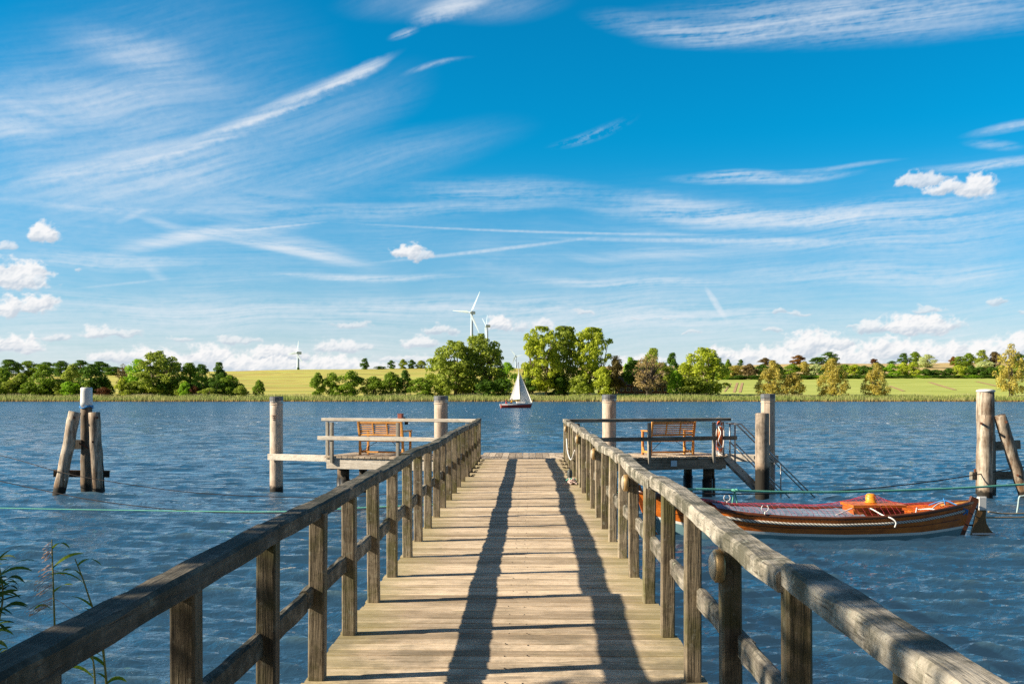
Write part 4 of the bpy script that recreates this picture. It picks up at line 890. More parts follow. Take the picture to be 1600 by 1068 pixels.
def hooks():
    me = None
    for side in (-1, 1):
        for k in range(13, 18):
            y = PY0 + 1.0655 * k + .06; x = (XL + .10) if side < 0 else (XR - .10)
            t = thing('mooring_hook', 'small black curved hook at the foot of a far %s railing post' % ('left' if side < 0 else 'right'), 'hook', tuple(PL(x, y, DECK)), -YAW, 'black hooks at the far %s posts' % ('left' if side < 0 else 'right'))
            if me is None:
                mb = MB(); mb.box((0, 0, .008), (.11, .045, .014)); mb.tube(curve([(-.04, 0, .012), (-.045, 0, .06), (-.03, 0, .09), (.01, 0, .10)], 6), .012, 8); mb.tube([(.0, 0, .012), (.02, 0, .035), (.075, 0, .04)], .010, 8)
                o = mb.build('hook', MT['iron'], t, local=True); me = o.data
            else: o = link('hook', me, t)
            if side > 0: o.rotation_euler = (0, 0, math.pi)
hooks()
def rope(name, label, pts, r, mat, n=20, cat='rope', group=None):
    mb = MB(); P = curve(pts, n); mb.tube(P, r, 7); o = mb.build(name, mat, None, True); return tag(o, label, cat, group)
# coil of rope hanging by the right posts, near the far end
def coil():
    c = PL(XR - .13, 17.95, DECK); t = thing('rope_coil', 'messy heap of pale red flecked rope at the foot of the far right railing', 'rope', tuple(c))
    pink = plain('pink_flecked_rope', (.50, .38, .34), .85, 0, .6, 70, .4); mb = MB(); rnd = random.Random(4); P = []
    for i in range(46):
        a = i * 1.15 + rnd.uniform(-.5, .5); rr = rnd.uniform(.45, 1.0)
        P.append(c + Vector((.085 * rr * math.cos(a), .24 * rr * math.sin(a * .83 + 1), .014 + .17 * rnd.random() * (1.15 - rr))))
    mb.tube(curve(P, 4), .013, 6); mb.build('heap', pink, t, True)
    mb = MB(); e = PL(XR - .12, 18.45, DECK); mb.tube(curve([e + Vector((-.10, 0, .015)), e + Vector((-.03, .02, .05)), e + Vector((.05, -.02, .03)), e + Vector((.13, .0, .06))], 6), .016, 7); mb.build('green_end', MT['greenrope'], t, True)
    e = PL(XR - .14, 18.75, DECK); k = thing('canister', 'small dark grey canister beside the rope heap on the pier', 'canister', tuple(e))
    mb = MB(); mb.lathe([(.042, 0), (.045, .01), (.045, .17), (.036, .19), (.018, .195), (.018, .22), (0, .222)], tuple(e), 14); mb.build('body', plain('dark_grey_plastic', (.06, .07, .07), .5), k, True)
coil()
rope('hanging_rope', 'white rope slung between the far right railing posts', [PL(XR - .06, 22.3, DECK + .62), PL(XR - .08, 21.2, DECK + .40), PL(XR - .08, 19.6, DECK + .33), PL(XR - .06, 18.4, DECK + .58)], .013, MT['white'])
# ------------------------------------------------------------------ mooring piles
def mooring_pile(px, top, Y, r, label, mat='pile', cap=True, n=20, tilt=(0, 0)):
    c = at(px, 0, Y); zt = H + (CY - top) / F * Y
    t = thing('mooring_pile', label, 'pile', (c.x, Y, 0), 0, 'piles around the pier head'); t.rotation_euler = (tilt[0], tilt[1], 0)
    mb = MB(); rnd = random.Random(int(px)); prof = []
    for i in range(15):
        f = i / 14; prof.append((r * (1.03 - .05 * f + rnd.uniform(-.008, .008)), -1.4 + (zt + 1.4 - (.11 if cap else 0)) * f))
    if not cap: prof += [(r * .93, zt + .012), (r * .6, zt + .02)]
    mb.lathe(prof, (c.x, Y, 0), n, jit=.02 if n > 10 else .0, seed=int(px)); mb.build('shaft', MT[mat], t, n > 10)
    if cap:
        z0 = zt - .16; mb = MB(); mb.lathe([(r * 1.03, z0 + .05), (r * 1.05, z0 + .055), (r * 1.04, zt - .015), (r * .9, zt), (0, zt + .004)], (c.x, Y, 0), n); cp = mb.build('cap', MT['capgrey'], t)
        for dz in (-.02, .02, -.075):
            mb = MB(); mb.lathe([(r * 1.0, z0 + dz), (r * 1.045, z0 + dz + .004), (r * 1.045, z0 + dz + .022), (r * 1.0, z0 + dz + .026)], (c.x, Y, 0), n); mb.build('band', MT['steel'] if dz > -.05 else MT['pile'], t)
    return t
P1 = mooring_pile(432, 619, 27.6, .178, 'pale capped pile standing alone left of the platform, tied to it by a beam')
P2 = mooring_pile(689, 618, 28.6, .200, 'pale capped pile behind the left arm, close to the gap')
P3 = mooring_pile(952, 616, 28.6, .205, 'pale capped pile behind the right arm, left of the right bench')
P4 = mooring_pile(1200, 615, 27.0, .195, 'tall faceted pale pile behind the gangway stairs', n=8)
P5 = mooring_pile(1191, 646, 25.72, .18, 'short dark old pile in front of the gangway stairs', 'darkpile', False, 18, (0, R(.4)))
mb = MB(); mb.beam((P1.location.x - .16, 27.36, DECK - .10), AP(-1, ALEN[-1] + .03, .5, DECK - .10), .10, .17); mb.build('tie_beam', MT['armrail'], P1)
for xx in (.05, .95): mb = MB(); mb.tube([(P1.location.x + xx, 27.30 - xx * .28, DECK - .10), (P1.location.x + xx, 27.26 - xx * .28, DECK - .10)], .028, 8); mb.build('bolt', MT['iron'], P1)
mb = MB(); mb.beam(AP(1, ALEN[1] + .08, 1.2, DECK - .10), (P4.location.x + .22, 26.76, DECK - .12), .10, .2); mb.build('tie_beam', MT['armrail'], P4)
mb = MB()
for i in range(3): mb.box((P1.location.x - .02 + .0 * i, 27.425 + .0, 2.12 - i * .055), (.13 - i * .02, .02, .018))
mb.build('stain_mark', plain('brown_stain', (.22, .12, .07), .8), P1)

# groups of leaning timbers bolted together
def log(p, q, r0, r1, seed, n=14):
    mb = MB(); rnd = random.Random(seed); P, Rr = [], []
    p, q = Vector(p), Vector(q)
    for i in range(13):
        f = i / 12; P.append(p.lerp(q, f) + Vector((jag(rnd, .010), jag(rnd, .010), 0)) if 0 < i < 12 else p.lerp(q, f)); Rr.append((r0 + (r1 - r0) * f) * (1 + jag(rnd, .045)))
    mb.tube(P, Rr, n)
    for i, v in enumerate(mb.v): mb.v[i] = tuple(Vector(v) + Vector((jag(rnd, .006), jag(rnd, .006), 0)))
    return mb
def dolphin_left():
    Y = 27.4; t = thing('mooring_dolphin', 'three old leaning mooring timbers with a white painted tip, left in the water', 'mooring post', (at(125, 0, Y).x, Y, 0))
    a = at(135, 605, Y + .1); z = a.z
    log((a.x + .02, Y + .1, -1.2), (a.x, Y + .1, z - .52), .165, .155, 1).build('centre_post', MT['midpile'], t, True)
    mb = MB(); mb.lathe([(.155, z - .525), (.158, z - .4), (.150, z - .1), (.150, z - .02), (.13, z)], (a.x, Y + .1, 0), 16, jit=.03, seed=2); mb.build('painted_tip', MT['whitepaint'], t, True)
    b = at(117, 643, Y - .25); c = at(92, 772, Y - .5); d_ = (c - b).normalized(); log(b + d_ * 3.4, b, .165, .155, 2).build('leaning_post', MT['oldpile'], t, True)
    b = at(147, 644, Y - .25); c = at(152, 769, Y - .35); d_ = (c - b).normalized(); log(b + d_ * 3.4, b, .15, .155, 3).build('leaning_post', MT['oldpile'], t, True)
    b = at(150, 650, Y + .5); c = at(158, 765, Y + .6); d_ = (c - b).normalized(); log(b + d_ * 3.2, b, .11, .105, 4).build('leaning_post', MT['darkpile'], t, True)
    mb = MB(); mb.beam(at(84, 739, Y - .02), at(171, 740, Y + .3), .12, .19); mb.build('cross_beam', MT['underwood'], t)
    mb = MB(); mb.beam(at(112, 694, Y - .05), at(128, 694, Y - .05), .12, .26); mb.build('cross_beam', MT['underwood'], t)
    mb = MB()
    mb.tube(curve([at(124, 692, Y - .15), at(131, 696, Y - .16), at(138, 700, Y - .2)], 6), .025, 6); mb.build('bent_bar', MT['rust'], t)
    for px, py in ((116, 652), (152, 652), (110, 736), (145, 690)): mb = MB(); mb.tube([at(px, py, Y - .46), at(px, py, Y - .2)], .03, 8); mb.build('bolt', MT['rust'], t)
    mb = MB(); mb.tube([(a.x + .165 * math.cos(k * .4), Y + .1 + .165 * math.sin(k * .4), z - .54 + .03 * math.sin(k)) for k in range(18)], .022, 6); mb.build('rope_turn', MT['bluerope'], t)
    mb = MB(); mb.tube([at(102, 749, Y - .68), at(100, 750, Y - .45)], .02, 6); mb.build('shackle', MT['steel'], t)
dolphin_left()
def dolphin_right():
    Y = 26.3; t = thing('mooring_dolphin', 'tall pale mooring post with a leaning strut and beams at the right edge', 'mooring post', (at(1540, 0, Y).x, Y, 0))
    a = at(1540, 610, Y + .25); log((a.x, Y + .25, -1.2), a - Vector((0, 0, .03)), .235, .225, 6, 18).build('main_post', MT['oldpile'], t, True)
    mb = MB(); mb.lathe([(.232, a.z - .035), (.236, a.z + .005), (.17, a.z + .035), (.0, a.z + .045)], (a.x, Y + .25, 0), 18, jit=.02); mb.build('white_top', MT['whitepaint'], t, True)
    b = at(1540, 648, Y - .34); log((b.x - .04, Y - .36, -1.2), b, .195, .178, 7, 18).build('front_post', MT['oldpile'], t, True)
    b = at(1562, 649, Y - .45); c = at(1601, 772, Y - .35); d_ = (c - b).normalized(); log(b + d_ * 3.5, b, .165, .15, 8).build('leaning_post', MT['oldpile'], t, True)
    b = at(1549, 690, Y + .55); log((b.x + .02, Y + .55, -1.2), b + Vector((0, 0, .2)), .12, .11, 9).build('rear_post', MT['darkpile'], t, True)
    mb = MB(); mb.beam(at(1550, 697, Y + .38), at(1593, 694, Y + .38), .12, .24); mb.build('cross_beam', MT['beamx'], t)
    mb = MB(); mb.beam(at(1517, 743, Y + .02), at(1594, 742, Y + .35), .12, .21); mb.build('cross_beam', MT['beamx'], t)
    for px, py in ((1533, 661), (1572, 659), (1590, 742)): mb = MB(); mb.tube([at(px, py, Y - .64), at(px, py, Y - .2)], .032, 8); mb.build('bolt', MT['rust'], t)
    mb = MB(); mb.tube([at(1523.5, 737, Y), at(1523.5, 732, Y)], .03, 6); mb.build('bolt', MT['rust'], t)
dolphin_right()

# ------------------------------------------------------------------ benches
def bench(side, x, y, label):
    S, u, n = arm_frame(side); p = AP(side, x, y, DECK)
    t = thing('bench', label, 'bench', tuple(p), math.atan2(-n.x, n.y), 'wooden benches facing the lake'); Wd = 1.30; h = Wd / 2
    for s in (-1, 1):
        mb = MB(); mb.beam((s * (h - .035), 0.0, 0), (s * (h - .035), -.015, .45), .055, .06, up=(0, 1, 0)); mb.beam((s * (h - .035), -.015, .45), (s * (h - .035), -.115, .90), .055, .06, up=(0, 1, 0)); mb.build('leg', MT['teakz'], t, local=True)
        mb = MB(); mb.beam((s * (h - .035), .50, 0), (s * (h - .035), .50, .62), .055, .06, up=(0, 1, 0)); mb.build('leg', MT['teakz'], t, local=True)
        mb = MB(); mb.beam((s * (h - .035), -.08, .645), (s * (h - .035), .56, .645), .065, .04); mb.build('armrest', MT['teak'], t, local=True)
        mb = MB(); mb.beam((s * (h - .035), .02, .09), (s * (h - .035), .48, .09), .04, .06)
        mb.beam((s * (h - .035), .08, .08), (s * (h - .035), .02, .22), .04, .05); mb.beam((s * (h - .035), .42, .08), (s * (h - .035), .48, .22), .04, .05); mb.build('side_rail', MT['teak'], t, local=True)
        mb = MB(); mb.tube([(s * (h - .06), .03, .10), (s * .16, .24, .40)], .008, 6); mb.build('brace_rod', MT['iron'], t, local=True)
    mb = MB(); 
    for i in range(6): yy = .03 + i * .092; mb.beam((-h + .07, yy, .43 - (.02 if 0 < i < 5 else 0)), (h - .07, yy, .43 - (.02 if 0 < i < 5 else 0)), .075, .025)
    mb.beam((-h + .07, 0, .40), (h - .07, 0, .40), .035, .07); mb.beam((-h + .07, .5, .40), (h - .07, .5, .40), .035, .07); mb.build('seat', MT['teak'], t, local=True)
    bk = None; mb = MB(); Z = lambda f: (-.015 - .1 * (f - .45) / .45, f)
    for zz, hh in ((.545, .06), (.880, .06), (.61, .032), (.665, .032), (.72, .032), (.775, .032), (.83, .032)):
        yy = Z(zz)[0]; mb.beam((-h + .065, yy + (.004 if hh < .05 else 0), zz), (h - .065, yy + (.004 if hh < .05 else 0), zz), .024 if hh < .05 else .034, hh)
    for xx in (-.20, .20): mb.beam((xx, Z(.545)[0] - .012, .575), (xx, Z(.88)[0] - .012, .85), .042, .022, up=(0, 1, 0))
    mb.build('backrest', MT['teak'], t, local=True)
    mb = MB(); mb.beam((-h + .065, .25, .075), (h - .065, .25, .075), .04, .045); mb.build('stretcher', MT['teak'], t, local=True)
bench(-1, 2.93, .58, 'orange wooden bench on the left platform arm, seen from behind in full sun')
bench(1, 3.22, .58, 'orange wooden bench on the right platform arm, its back in shade')
# ------------------------------------------------------------------ ring, plate, box, gangway
def life_ring():
    c = at(1124.5, 681, 26.25); t = thing('life_ring', 'orange life ring with white rope hanging at the right end of the railing', 'life ring', tuple(c), R(-12))
    M = Matrix.Rotation(R(90), 4, 'Y'); mb = MB(); vs, fs = [], []; n, k = 40, 12
    ringp = [Vector((0, .33 * math.cos(2 * math.pi * i / n), .33 * math.sin(2 * math.pi * i / n))) for i in range(n + 1)]
    mb.tube(ringp, .072, 12, cap=False); mb.build('ring', MT['orange'], t, True, local=True)
    for a in range(4):
        mb = MB(); a0 = R(45 + 90 * a - 5); mb.tube([Vector((0, .33 * math.cos(a0 + R(2 * i)), .33 * math.sin(a0 + R(2 * i)))) for i in range(6)], .075, 12); mb.build('white_band', MT['white'], t, True, local=True)
    mb = MB(); rnd = random.Random(2); P = []
    for i in range(41): a = 2 * math.pi * i / 40; rr = .43 + .03 * math.cos(4 * a); P.append((.03 * math.sin(7 * a) - .0, rr * math.cos(a), rr * math.sin(a)))
    mb.tube(P, .014, 6)
    for j in range(4): mb.tube(curve([(-.05, -.1 + .07 * j, .30), (-.09 + .02 * j, -.06 + .06 * j, 0), (-.10 + .05 * j, .0 + .05 * j, -.32), (-.06 + .04 * j, .06 - .06 * j, -.50 - .02 * j)], 8), .014, 6)
    mb.tube(curve([(.06, -.1, .33), (.11, -.05, .15), (.10, 0, -.2), (.04, .03, -.52), (-.03, 0, -.40)], 8), .016, 6)
    mb.build('grab_rope', MT['white'], t, True, local=True)
    mb = MB(); mb.beam((0, -.02, .46), (0, .24, .46), .03, .05); mb.beam((0, .02, .29), (0, .02, .47), .025, .03, up=(0, 1, 0)); mb.build('hanger', MT['armpost'], t, local=True)
life_ring()
mb = MB(); S, u, n = arm_frame(1); c = AP(1, 2.98, -.022, DECK - .165); mb.box(c, (.17, .014, .15), math.atan2(u.y, u.x)); tag(mb.build('small_sign', MT['bluesign']), 'small plain light blue plate fixed to the dark beam of the right arm', 'sign')
def small_box():
    c = AP(-1, 2.13, .0, RAILTOP + .045); rz = -ARM; t = thing('small_box', 'small faded red box sitting on the pale left arm railing', 'box', (c.x, c.y, RAILTOP - .01), rz)
    mb = MB(); mb.box((0, 0, .055), (.12, .12, .11), ch=.01); mb.build('body', MT['redbox'], t, local=True)
    mb = MB(); mb.box((0, 0, .116), (.136, .136, .014), ch=.01); mb.build('lid', MT['redbox'], t, local=True)
    mb = MB(); mb.box((.12, .10, -.10), (.09, .05, .12), ch=.01); mb.box((.06, .10, -.02), (.04, .04, .10)); mb.box((.03, .05, .006), (.05, .14, .012)); mb.build('bracket', MT['iron'], t, local=True)
small_box()
def gangway():
    X0, Ya, Yb = 5.85, 26.12, 26.74; t = thing('gangway_stairs', 'steel gangway stairs with tube handrails going down into the water', 'stairs', (X0, 26.43, DECK))
    zt = H - 46 * 26.1 / F
    for Y in (Ya, Yb):
        mb = MB(); mb.tube([(X0, Y, DECK - .2), (X0, Y, zt)], .024, 8); mb.build('post', MT['steel'], t, True)
        mb = MB(); mb.tube([(X0 - .12, Y, zt), (X0 + .13, Y, zt), (X0 + .17, Y, zt - .015), (X0 + 2.35, Y, zt - 2.18)], .020, 8); mb.build('handrail', MT['steel'], t, True)
        mb = MB(); mb.tube([(X0, Y, zt - .50), (X0 + 1.75, Y, zt - 2.25)], .018, 8); mb.build('handrail', MT['steel'], t, True)
        mb = MB(); mb.tube([(X0 + 1.2, Y, zt - 1.05), (X0 + 1.2, Y, zt - 2.2)], .02, 8); mb.build('post', MT['steel'], t, True)
        mb = MB(); mb.beam((X0 - .24, Y, DECK - .02), (X0 + 1.5, Y, DECK - 1.72), .03, .17); mb.build('stringer', MT['steel'], t)
        mb = MB()
        for i in range(9): mb.tube([(X0 - .1 + i * .15, Y - .022, DECK - .10 - i * .147), (X0 - .1 + i * .15, Y + .022, DECK - .10 - i * .147)], .012, 6)
        mb.build('rivets', MT['iron'], t)
    for i in range(6):
        mb = MB(); mb.box((X0 - .02 + i * .24, 26.43, DECK - .24 - i * .235), (.23, .60, .035)); mb.build('tread', MT['beamx'], t)
gangway()

# ------------------------------------------------------------------ the moored wooden boat
def wooden_boat():
    bx, by = 5.61, 19.12; t = thing('wooden_boat', 'long varnished wooden boat with white waterline stripe moored right of the pier', 'boat', (bx, by, 0), R(1.0))
    L = 6.5; fs_ = [0, .03, .07, .12, .18, .25, .33, .42, .5, .58, .66, .74, .81, .87, .92, .96, 1.0]
    B = lambda f: float(np.interp(f, [0, .03, .08, .14, .2, .3, .4, .55, .7, .8, .88, .95, 1], [.03, .12, .29, .46, .59, .74, .82, .86, .79, .67, .49, .27, .06]))
    SH = lambda f: float(np.interp(f, [0, .06, .12, .2, .3, .42, .55, .68, .8, .9, 1], [.86, .76, .68, .58, .49, .435, .415, .43, .48, .55, .63]))
    Z1 = lambda f: float(np.interp(f, [0, .06, .12, .25, .4, .6, .8, 1], [.40, .35, .29, .21, .145, .115, .13, .19]))
    ZK = -.42
    def xof(f, z):
        x = -L / 2 + f * L; s = (SH(f) - z) / (SH(f) - ZK)
        return x + .62 * max(0, 1 - f / .2) ** 1.3 * s ** .8 - .42 * max(0, (f - .8) / .2) ** 1.3 * s
    def yof(f, z, k=1.0):
        q = min(1, max(0, (SH(f) - z) / (SH(f) - ZK))); return B(f) * k * max(0, 1 - q ** 1.9) ** (.62 + .5 * max(0, 1 - f / .25) + .5 * max(0, (f - .8) / .2))
    mb = MB(); rows = lambda f: [SH(f) - (SH(f) - Z1(f)) * i / 5 for i in range(6)] + [Z1(f) - .05] + [Z1(f) - .05 + (ZK - Z1(f) + .055) * i / 5 for i in range(1, 6)]
    nr = 12
    for s in (-1, 1):
        vs = [(xof(f, z), s * yof(f, z), z) for f in fs_ for z in rows(f)]; o = len(mb.v); mb.v += vs
        for i in range(len(fs_) - 1):
            for j in range(nr - 1):
                q = (o + i * nr + j, o + i * nr + j + 1, o + i * nr + nr + j + 1, o + i * nr + nr + j); mb.f.append(q if s > 0 else q[::-1]); mb.m.append(0 if j < 5 else (1 if j == 5 else 2))
    # closed stern and stem
    varn = timber('varnished_planks', 'x', (.44, .10, .010), (.84, .225, .020), 0, (.1, .1, .1), .35, rough=.42, grain=.35)
    bottom = plain('blue_grey_bottom_paint', (.19, .34, .38), .5, 0, .12, 3)
    hull = mb.build('hull', [varn, plain('white_stripe_paint', (.92, .94, .90), .45, 0, .04), bottom], t, True, local=True)
    # lining and floor, seen over the gunwale
    mb = MB()
    for s in (-1, 1):
        o = len(mb.v); mb.v += [(xof(f, z), s * max(.01, yof(f, z) - .03), z) for f in fs_[1:-1] for z in (SH(f) - .005, SH(f) - .18, .06)]
        for i in range(len(fs_) - 3):
            for j in range(2): q = (o + i * 3 + j, o + i * 3 + j + 1, o + i * 3 + 4 + j, o + i * 3 + 3 + j); mb.f.append(q[::-1] if s > 0 else q); mb.m.append(0)
    mb.build('lining', varn, t, True, local=True)
    mb = MB(); v0 = len(mb.v)
    for f in fs_[2:-2]: mb.v += [(xof(f, .1), -yof(f, .08) + .03, .08), (xof(f, .1), yof(f, .08) - .03, .08)]
    for i in range(len(fs_) - 5): mb.f.append((2 * i, 2 * i + 1, 2 * i + 3, 2 * i + 2)); mb.m.append(0)
    mb.build('floor', MT['teak'], t, local=True)
    dk = plain('dark_varnished_oak', (.13, .045, .02), .3, 0, .2, 8)
    for s in (-1, 1):
        mb = MB(); mb.tube([(xof(f, SH(f)) + 0, s * (B(f) + .004), SH(f) + .008) for f in np.linspace(.0, .995, 44)], .034, 8); mb.build('gunwale', dk, t, True, local=True)
    mb = MB(); mb.beam((-L / 2 + .62, 0, -.35), (-L / 2 + .30, 0, .12), .07, .12, up=(1, 0, 0)); mb.beam((-L / 2 + .30, 0, .12), (-L / 2 + .03, 0, .96), .07, .13, up=(1, 0, 0)); mb.build('stem', varn, t, local=True)
    mb = MB(); mb.beam((L / 2 - .36, 0, -.3), (L / 2 + .05, 0, .72), .07, .16, up=(1, 0, 0)); mb.build('sternpost', dk, t, local=True)
    mb = MB()
    pts = [(xof(f, SH(f)), s * (B(f) - .03), SH(f) - .02) for s in (1,) for f in (.0, .05, .1, .15, .19)]
    for f in (.01, .05, .1, .15, .19): mb.v += [(xof(f, SH(f)), -max(.02, B(f) - .03), SH(f) - .03), (xof(f, SH(f)), 0, SH(f) + .01), (xof(f, SH(f)), max(.02, B(f) - .03), SH(f) - .03)]
    for i in range(4):
        for j in range(2): mb.f.append((3 * i + j, 3 * i + j + 1, 3 * i + j + 4, 3 * i + j + 3)); mb.m.append(0)
    mb.build('foredeck', varn, t, True, local=True)
    for f in (.36, .62, .86):
        mb = MB(); mb.box((-L / 2 + f * L, 0, SH(f) - .12), (.26, 2 * B(f) - .08, .04)); mb.build('seat', varn, t, local=True)
    # twisted rope fender under the gunwale, near side and far side
    m, k, b, _ = material('twisted_white_rope'); tc = k.n('TexCoord').outputs['Object']; q = k.sep(tc)
    band = k.math('FRACT', k.math('MULTIPLY', k.math('ADD', q[0], k.math('MULTIPLY', q[2], 1.5)), 15.0))
    k.put(b.inputs['Base Color'], k.mix(k.mapr(k.math('ABSOLUTE', k.math('SUBTRACT', band, .5)), .22, .42), (.72, .70, .64, 1), (.16, .13, .10, 1))); b.inputs['Roughness'].default_value = .85
    for s in (-1, 1):
        mb = MB(); mb.tube([(xof(f, SH(f) - .11), s * (yof(f, SH(f) - .11) + .028), SH(f) - .11) for f in np.linspace(.10, .965, 60)], .027, 8); mb.build('rope_fender', m, t, True, local=True)
    mb = MB(); mb.tube([(xof(f, Z1(f) + (SH(f) - Z1(f)) * .36), -(yof(f, Z1(f) + (SH(f) - Z1(f)) * .36) + .001), Z1(f) + (SH(f) - Z1(f)) * .36) for f in np.linspace(.05, .96, 50)], .006, 5); mb.build('plank_seam', dk, t, local=True)
    # rudder, tiller
    mb = MB(); y = .028; pr = [(L / 2 + .09, .50), (L / 2 + .27, .50), (L / 2 + .25, .34), (L / 2 + .27, .22), (L / 2 + .34, .10), (L / 2 + .44, .0), (L / 2 + .44, -.4), (L / 2 - .12, -.4), (L / 2 - .02, .03)]
    for s in (-1, 1): mb.v += [(x, s * y, z) for x, z in pr]
    n = len(pr); mb.f += [tuple(range(n)), tuple(range(n, 2 * n))[::-1]] + [((i + 1) % n, i, n + i, n + (i + 1) % n) for i in range(n)]; mb.m += [0] * (n + 2)
    rd = mb.build('rudder', timber('rudder_wood', 'z', (.16, .085, .03), (.34, .20, .07), .1, (.1, .1, .1), .3, rough=.35), t, local=True)
    mb = MB(); mb.box((L / 2 + .19, 0, .60), (.19, .085, .24), ch=.03); mb.box((L / 2 + .19, 0, .725), (.17, .07, .02), ch=.02); mb.build('rudder_head', MT['white'], t, local=True)
    mb = MB(); mb.box((L / 2 + .21, 0, .025), (.44, .066, .035)); mb.build('waterline_stripe', MT['white'], rd, local=True)
    mb = MB(); mb.tube([(L / 2 - .62, .0, .56), (L / 2 - .3, 0, .59), (L / 2 + .14, 0, .65)], [.026, .032, .036], 10); mb.build('tiller', MT['teak'], t, True, local=True)
    mb = MB(); mb.tube([(L / 2 - .02, 0, .55), (L / 2 + .09, 0, .50)], .018, 6); mb.tube([(L / 2 - .16, 0, .2), (L / 2 + .02, 0, .18)], .018, 6); mb.build('rudder_pin', MT['iron'], t, local=True)
    for x, y in ((-1.30, .80), (-.98, -.82)):
        mb = MB(); f = (x + L / 2) / L; z = SH(f) + .03
        mb.tube([(x, y, z), (x, y, z + .05)], .014, 6); mb.tube([(x + .065 * math.cos(a), y, z + .115 + .065 * math.sin(a)) for a in np.linspace(R(125), R(415), 14)], .008, 6); mb.build('rowlock', MT['white'], t, True, local=True)
    for pts, r_ in (([(.98, -.30, .565), (1.12, -.42, .56), (1.24, -.70, .47), (1.34, -.87, .43), (1.40, -.92, .36), (1.38, -.92, .27)], .013), ([(.35, -.55, .42), (.6, -.45, .50), (.82, -.34, .56)], .012),
                    ([(1.9, -.6, .47), (2.05, -.3, .55), (2.15, -.1, .5), (2.3, -.35, .54), (2.42, -.5, .5)], .013), ([(2.3, -.3, .50), (2.6, 0, .60), (2.8, .0, .65)], .012)):
        mb = MB(); mb.tube(curve(pts, 8), r_, 6); mb.build('white_line', MT['white'], t, True, local=True)
    for pts in ([(2.45, .1, .56), (2.7, .0, .66), (2.86, -.15, .60), (3.02, -.25, .5), (2.95, -.26, .42)], [(2.9, -.24, .46), (3.08, -.16, .50), (3.1, -.1, .40)], [(2.72, .05, .70), (2.73, 0, .55), (2.70, -.04, .66)]):
        mb = MB(); mb.tube(curve(pts, 8), .013, 6); mb.build('blue_line', MT['bluerope'], t, True, local=True)
    mb = MB(); mb.box((2.60, -.318, .355), (.22, .012, .07), R(17)); mb.build('red_patch', plain('faded_red_lettering', (.35, .02, .03), .5), t, local=True)
    # deck box with its lid
    bt = thing('deck_box', 'orange varnished wooden box amidships in the moored boat', 'box', (bx + 1.28, by - .05, .17), R(1.0))
    mb = MB(); mb.box((0, 0, .20), (.92, .62, .40), ch=.01); mb.build('body', varn, bt, local=True)
    mb = MB(); mb.box((.02, 0, .425), (1.02, .70, .05), ch=.01); mb.build('lid', varn, bt, local=True)
    mb = MB(); mb.box((.22, -.315, .22), (.55, .012, .26)); mb.build('dark_panel', dk, bt, local=True)
    c = (bx + 1.30, by + .06, .621); kt = thing('bucket', 'small yellow bucket standing upside down on the boat box', 'bucket', c)
    mb = MB(); mb.lathe([(.108, 0), (.114, .0), (.114, .018), (.104, .02), (.098, .12), (.088, .155), (.06, .172), (0, .176)], n=22); mb.build('shell', MT['yellow'], kt, True, local=True)
    mb = MB(); mb.tube([(.11 * math.cos(a), -.02 + .03 * math.sin(a), .03 - .0 + .1 * math.sin(a)) for a in np.linspace(0, math.pi, 12)], .004, 5); mb.build('handle', MT['steel'], kt, local=True)
    # grey-blue sheet lying over the thwarts under the net
    mb = MB(); rnd = random.Random(5); nx, ny = 40, 12
    for i in range(nx + 1):
        x = -1.75 + 2.75 * i / nx; f = (x + L / 2) / L
        for j in range(ny + 1): q = -1 + 2 * j / ny; mb.v.append((x, q * (B(f) - .06), SH(f) - .02 + .07 * (1 - q * q) + .016 * math.sin(7 * x + 3 * q) + jag(rnd, .010)))
    for i in range(nx):
        for j in range(ny): mb.f.append((i * (ny + 1) + j, (i + 1) * (ny + 1) + j, (i + 1) * (ny + 1) + j + 1, i * (ny + 1) + j + 1)); mb.m.append(0)
    o = mb.build('tarpaulin', plain('grey_blue_sheet', (.22, .30, .40), .6, 0, .25, 5), None, True, local=True); o.location = (bx, by, 0); o.rotation_euler = (0, 0, R(1.0)); tag(o, 'grey blue sheet under the red net in the moored boat', 'tarpaulin')
    # red fishing net drawn over the boat, knotted mesh with a real gap in every cell
    nt = []; nx, ny = 46, 14; mb = MB(); rnd = random.Random(9)
    rx = [-2.05, -1.6, -.9, -.1, .6, 1.0, 1.3, 1.55, 2.0, 2.5, 2.9]; rz = [.69, .64, .60, .58, .61, .69, .80, .71, .58, .55, .58]
    ph = [(rnd.uniform(1, 5), rnd.uniform(2, 8), rnd.uniform(0, 6)) for _ in range(5)]
    for i in range(nx + 1):
        x = -2.05 + 4.95 * i / nx; f = (x + L / 2) / L
        for j in range(ny + 1):
            s = -1 + 2 * j / ny; e = .93 - .25 * max(0, (x - 1.7) / 1.2)
            zc = float(np.interp(x, rx, rz)); ze = SH(f) + .005 + (.05 if s > 0 else -.02); z = ze + (zc - ze) * max(0, 1 - abs(s) ** 1.6)
            z += .018 * sum(math.sin(a * x + b_ * s + c_) for a, b_, c_ in ph) / 2 * (1 - abs(s) * .6)
            mb.v.append((x + jag(rnd, .012), s * B(f) * e + jag(rnd, .012), max(z, ze - .02)))
    for i in range(nx):
        for j in range(ny):
            if f: mb.f.append((i * (ny + 1) + j, (i + 1) * (ny + 1) + j, (i + 1) * (ny + 1) + j + 1, i * (ny + 1) + j + 1)); mb.m.append(0)
    o = mb.build('fishing_net', plain('red_net_cord', (.50, .045, .075), .8, 0, .2, 5, 0), None, local=True); o.location = (bx, by, 0); o.rotation_euler = (0, 0, R(1.0))
    w = o.modifiers.new('cords', 'WIREFRAME'); w.thickness = .0040; w.use_even_offset = False; w.use_replace = True
    tag(o, 'red fishing net spread loosely over the moored wooden boat', 'fishing net')
wooden_boat()

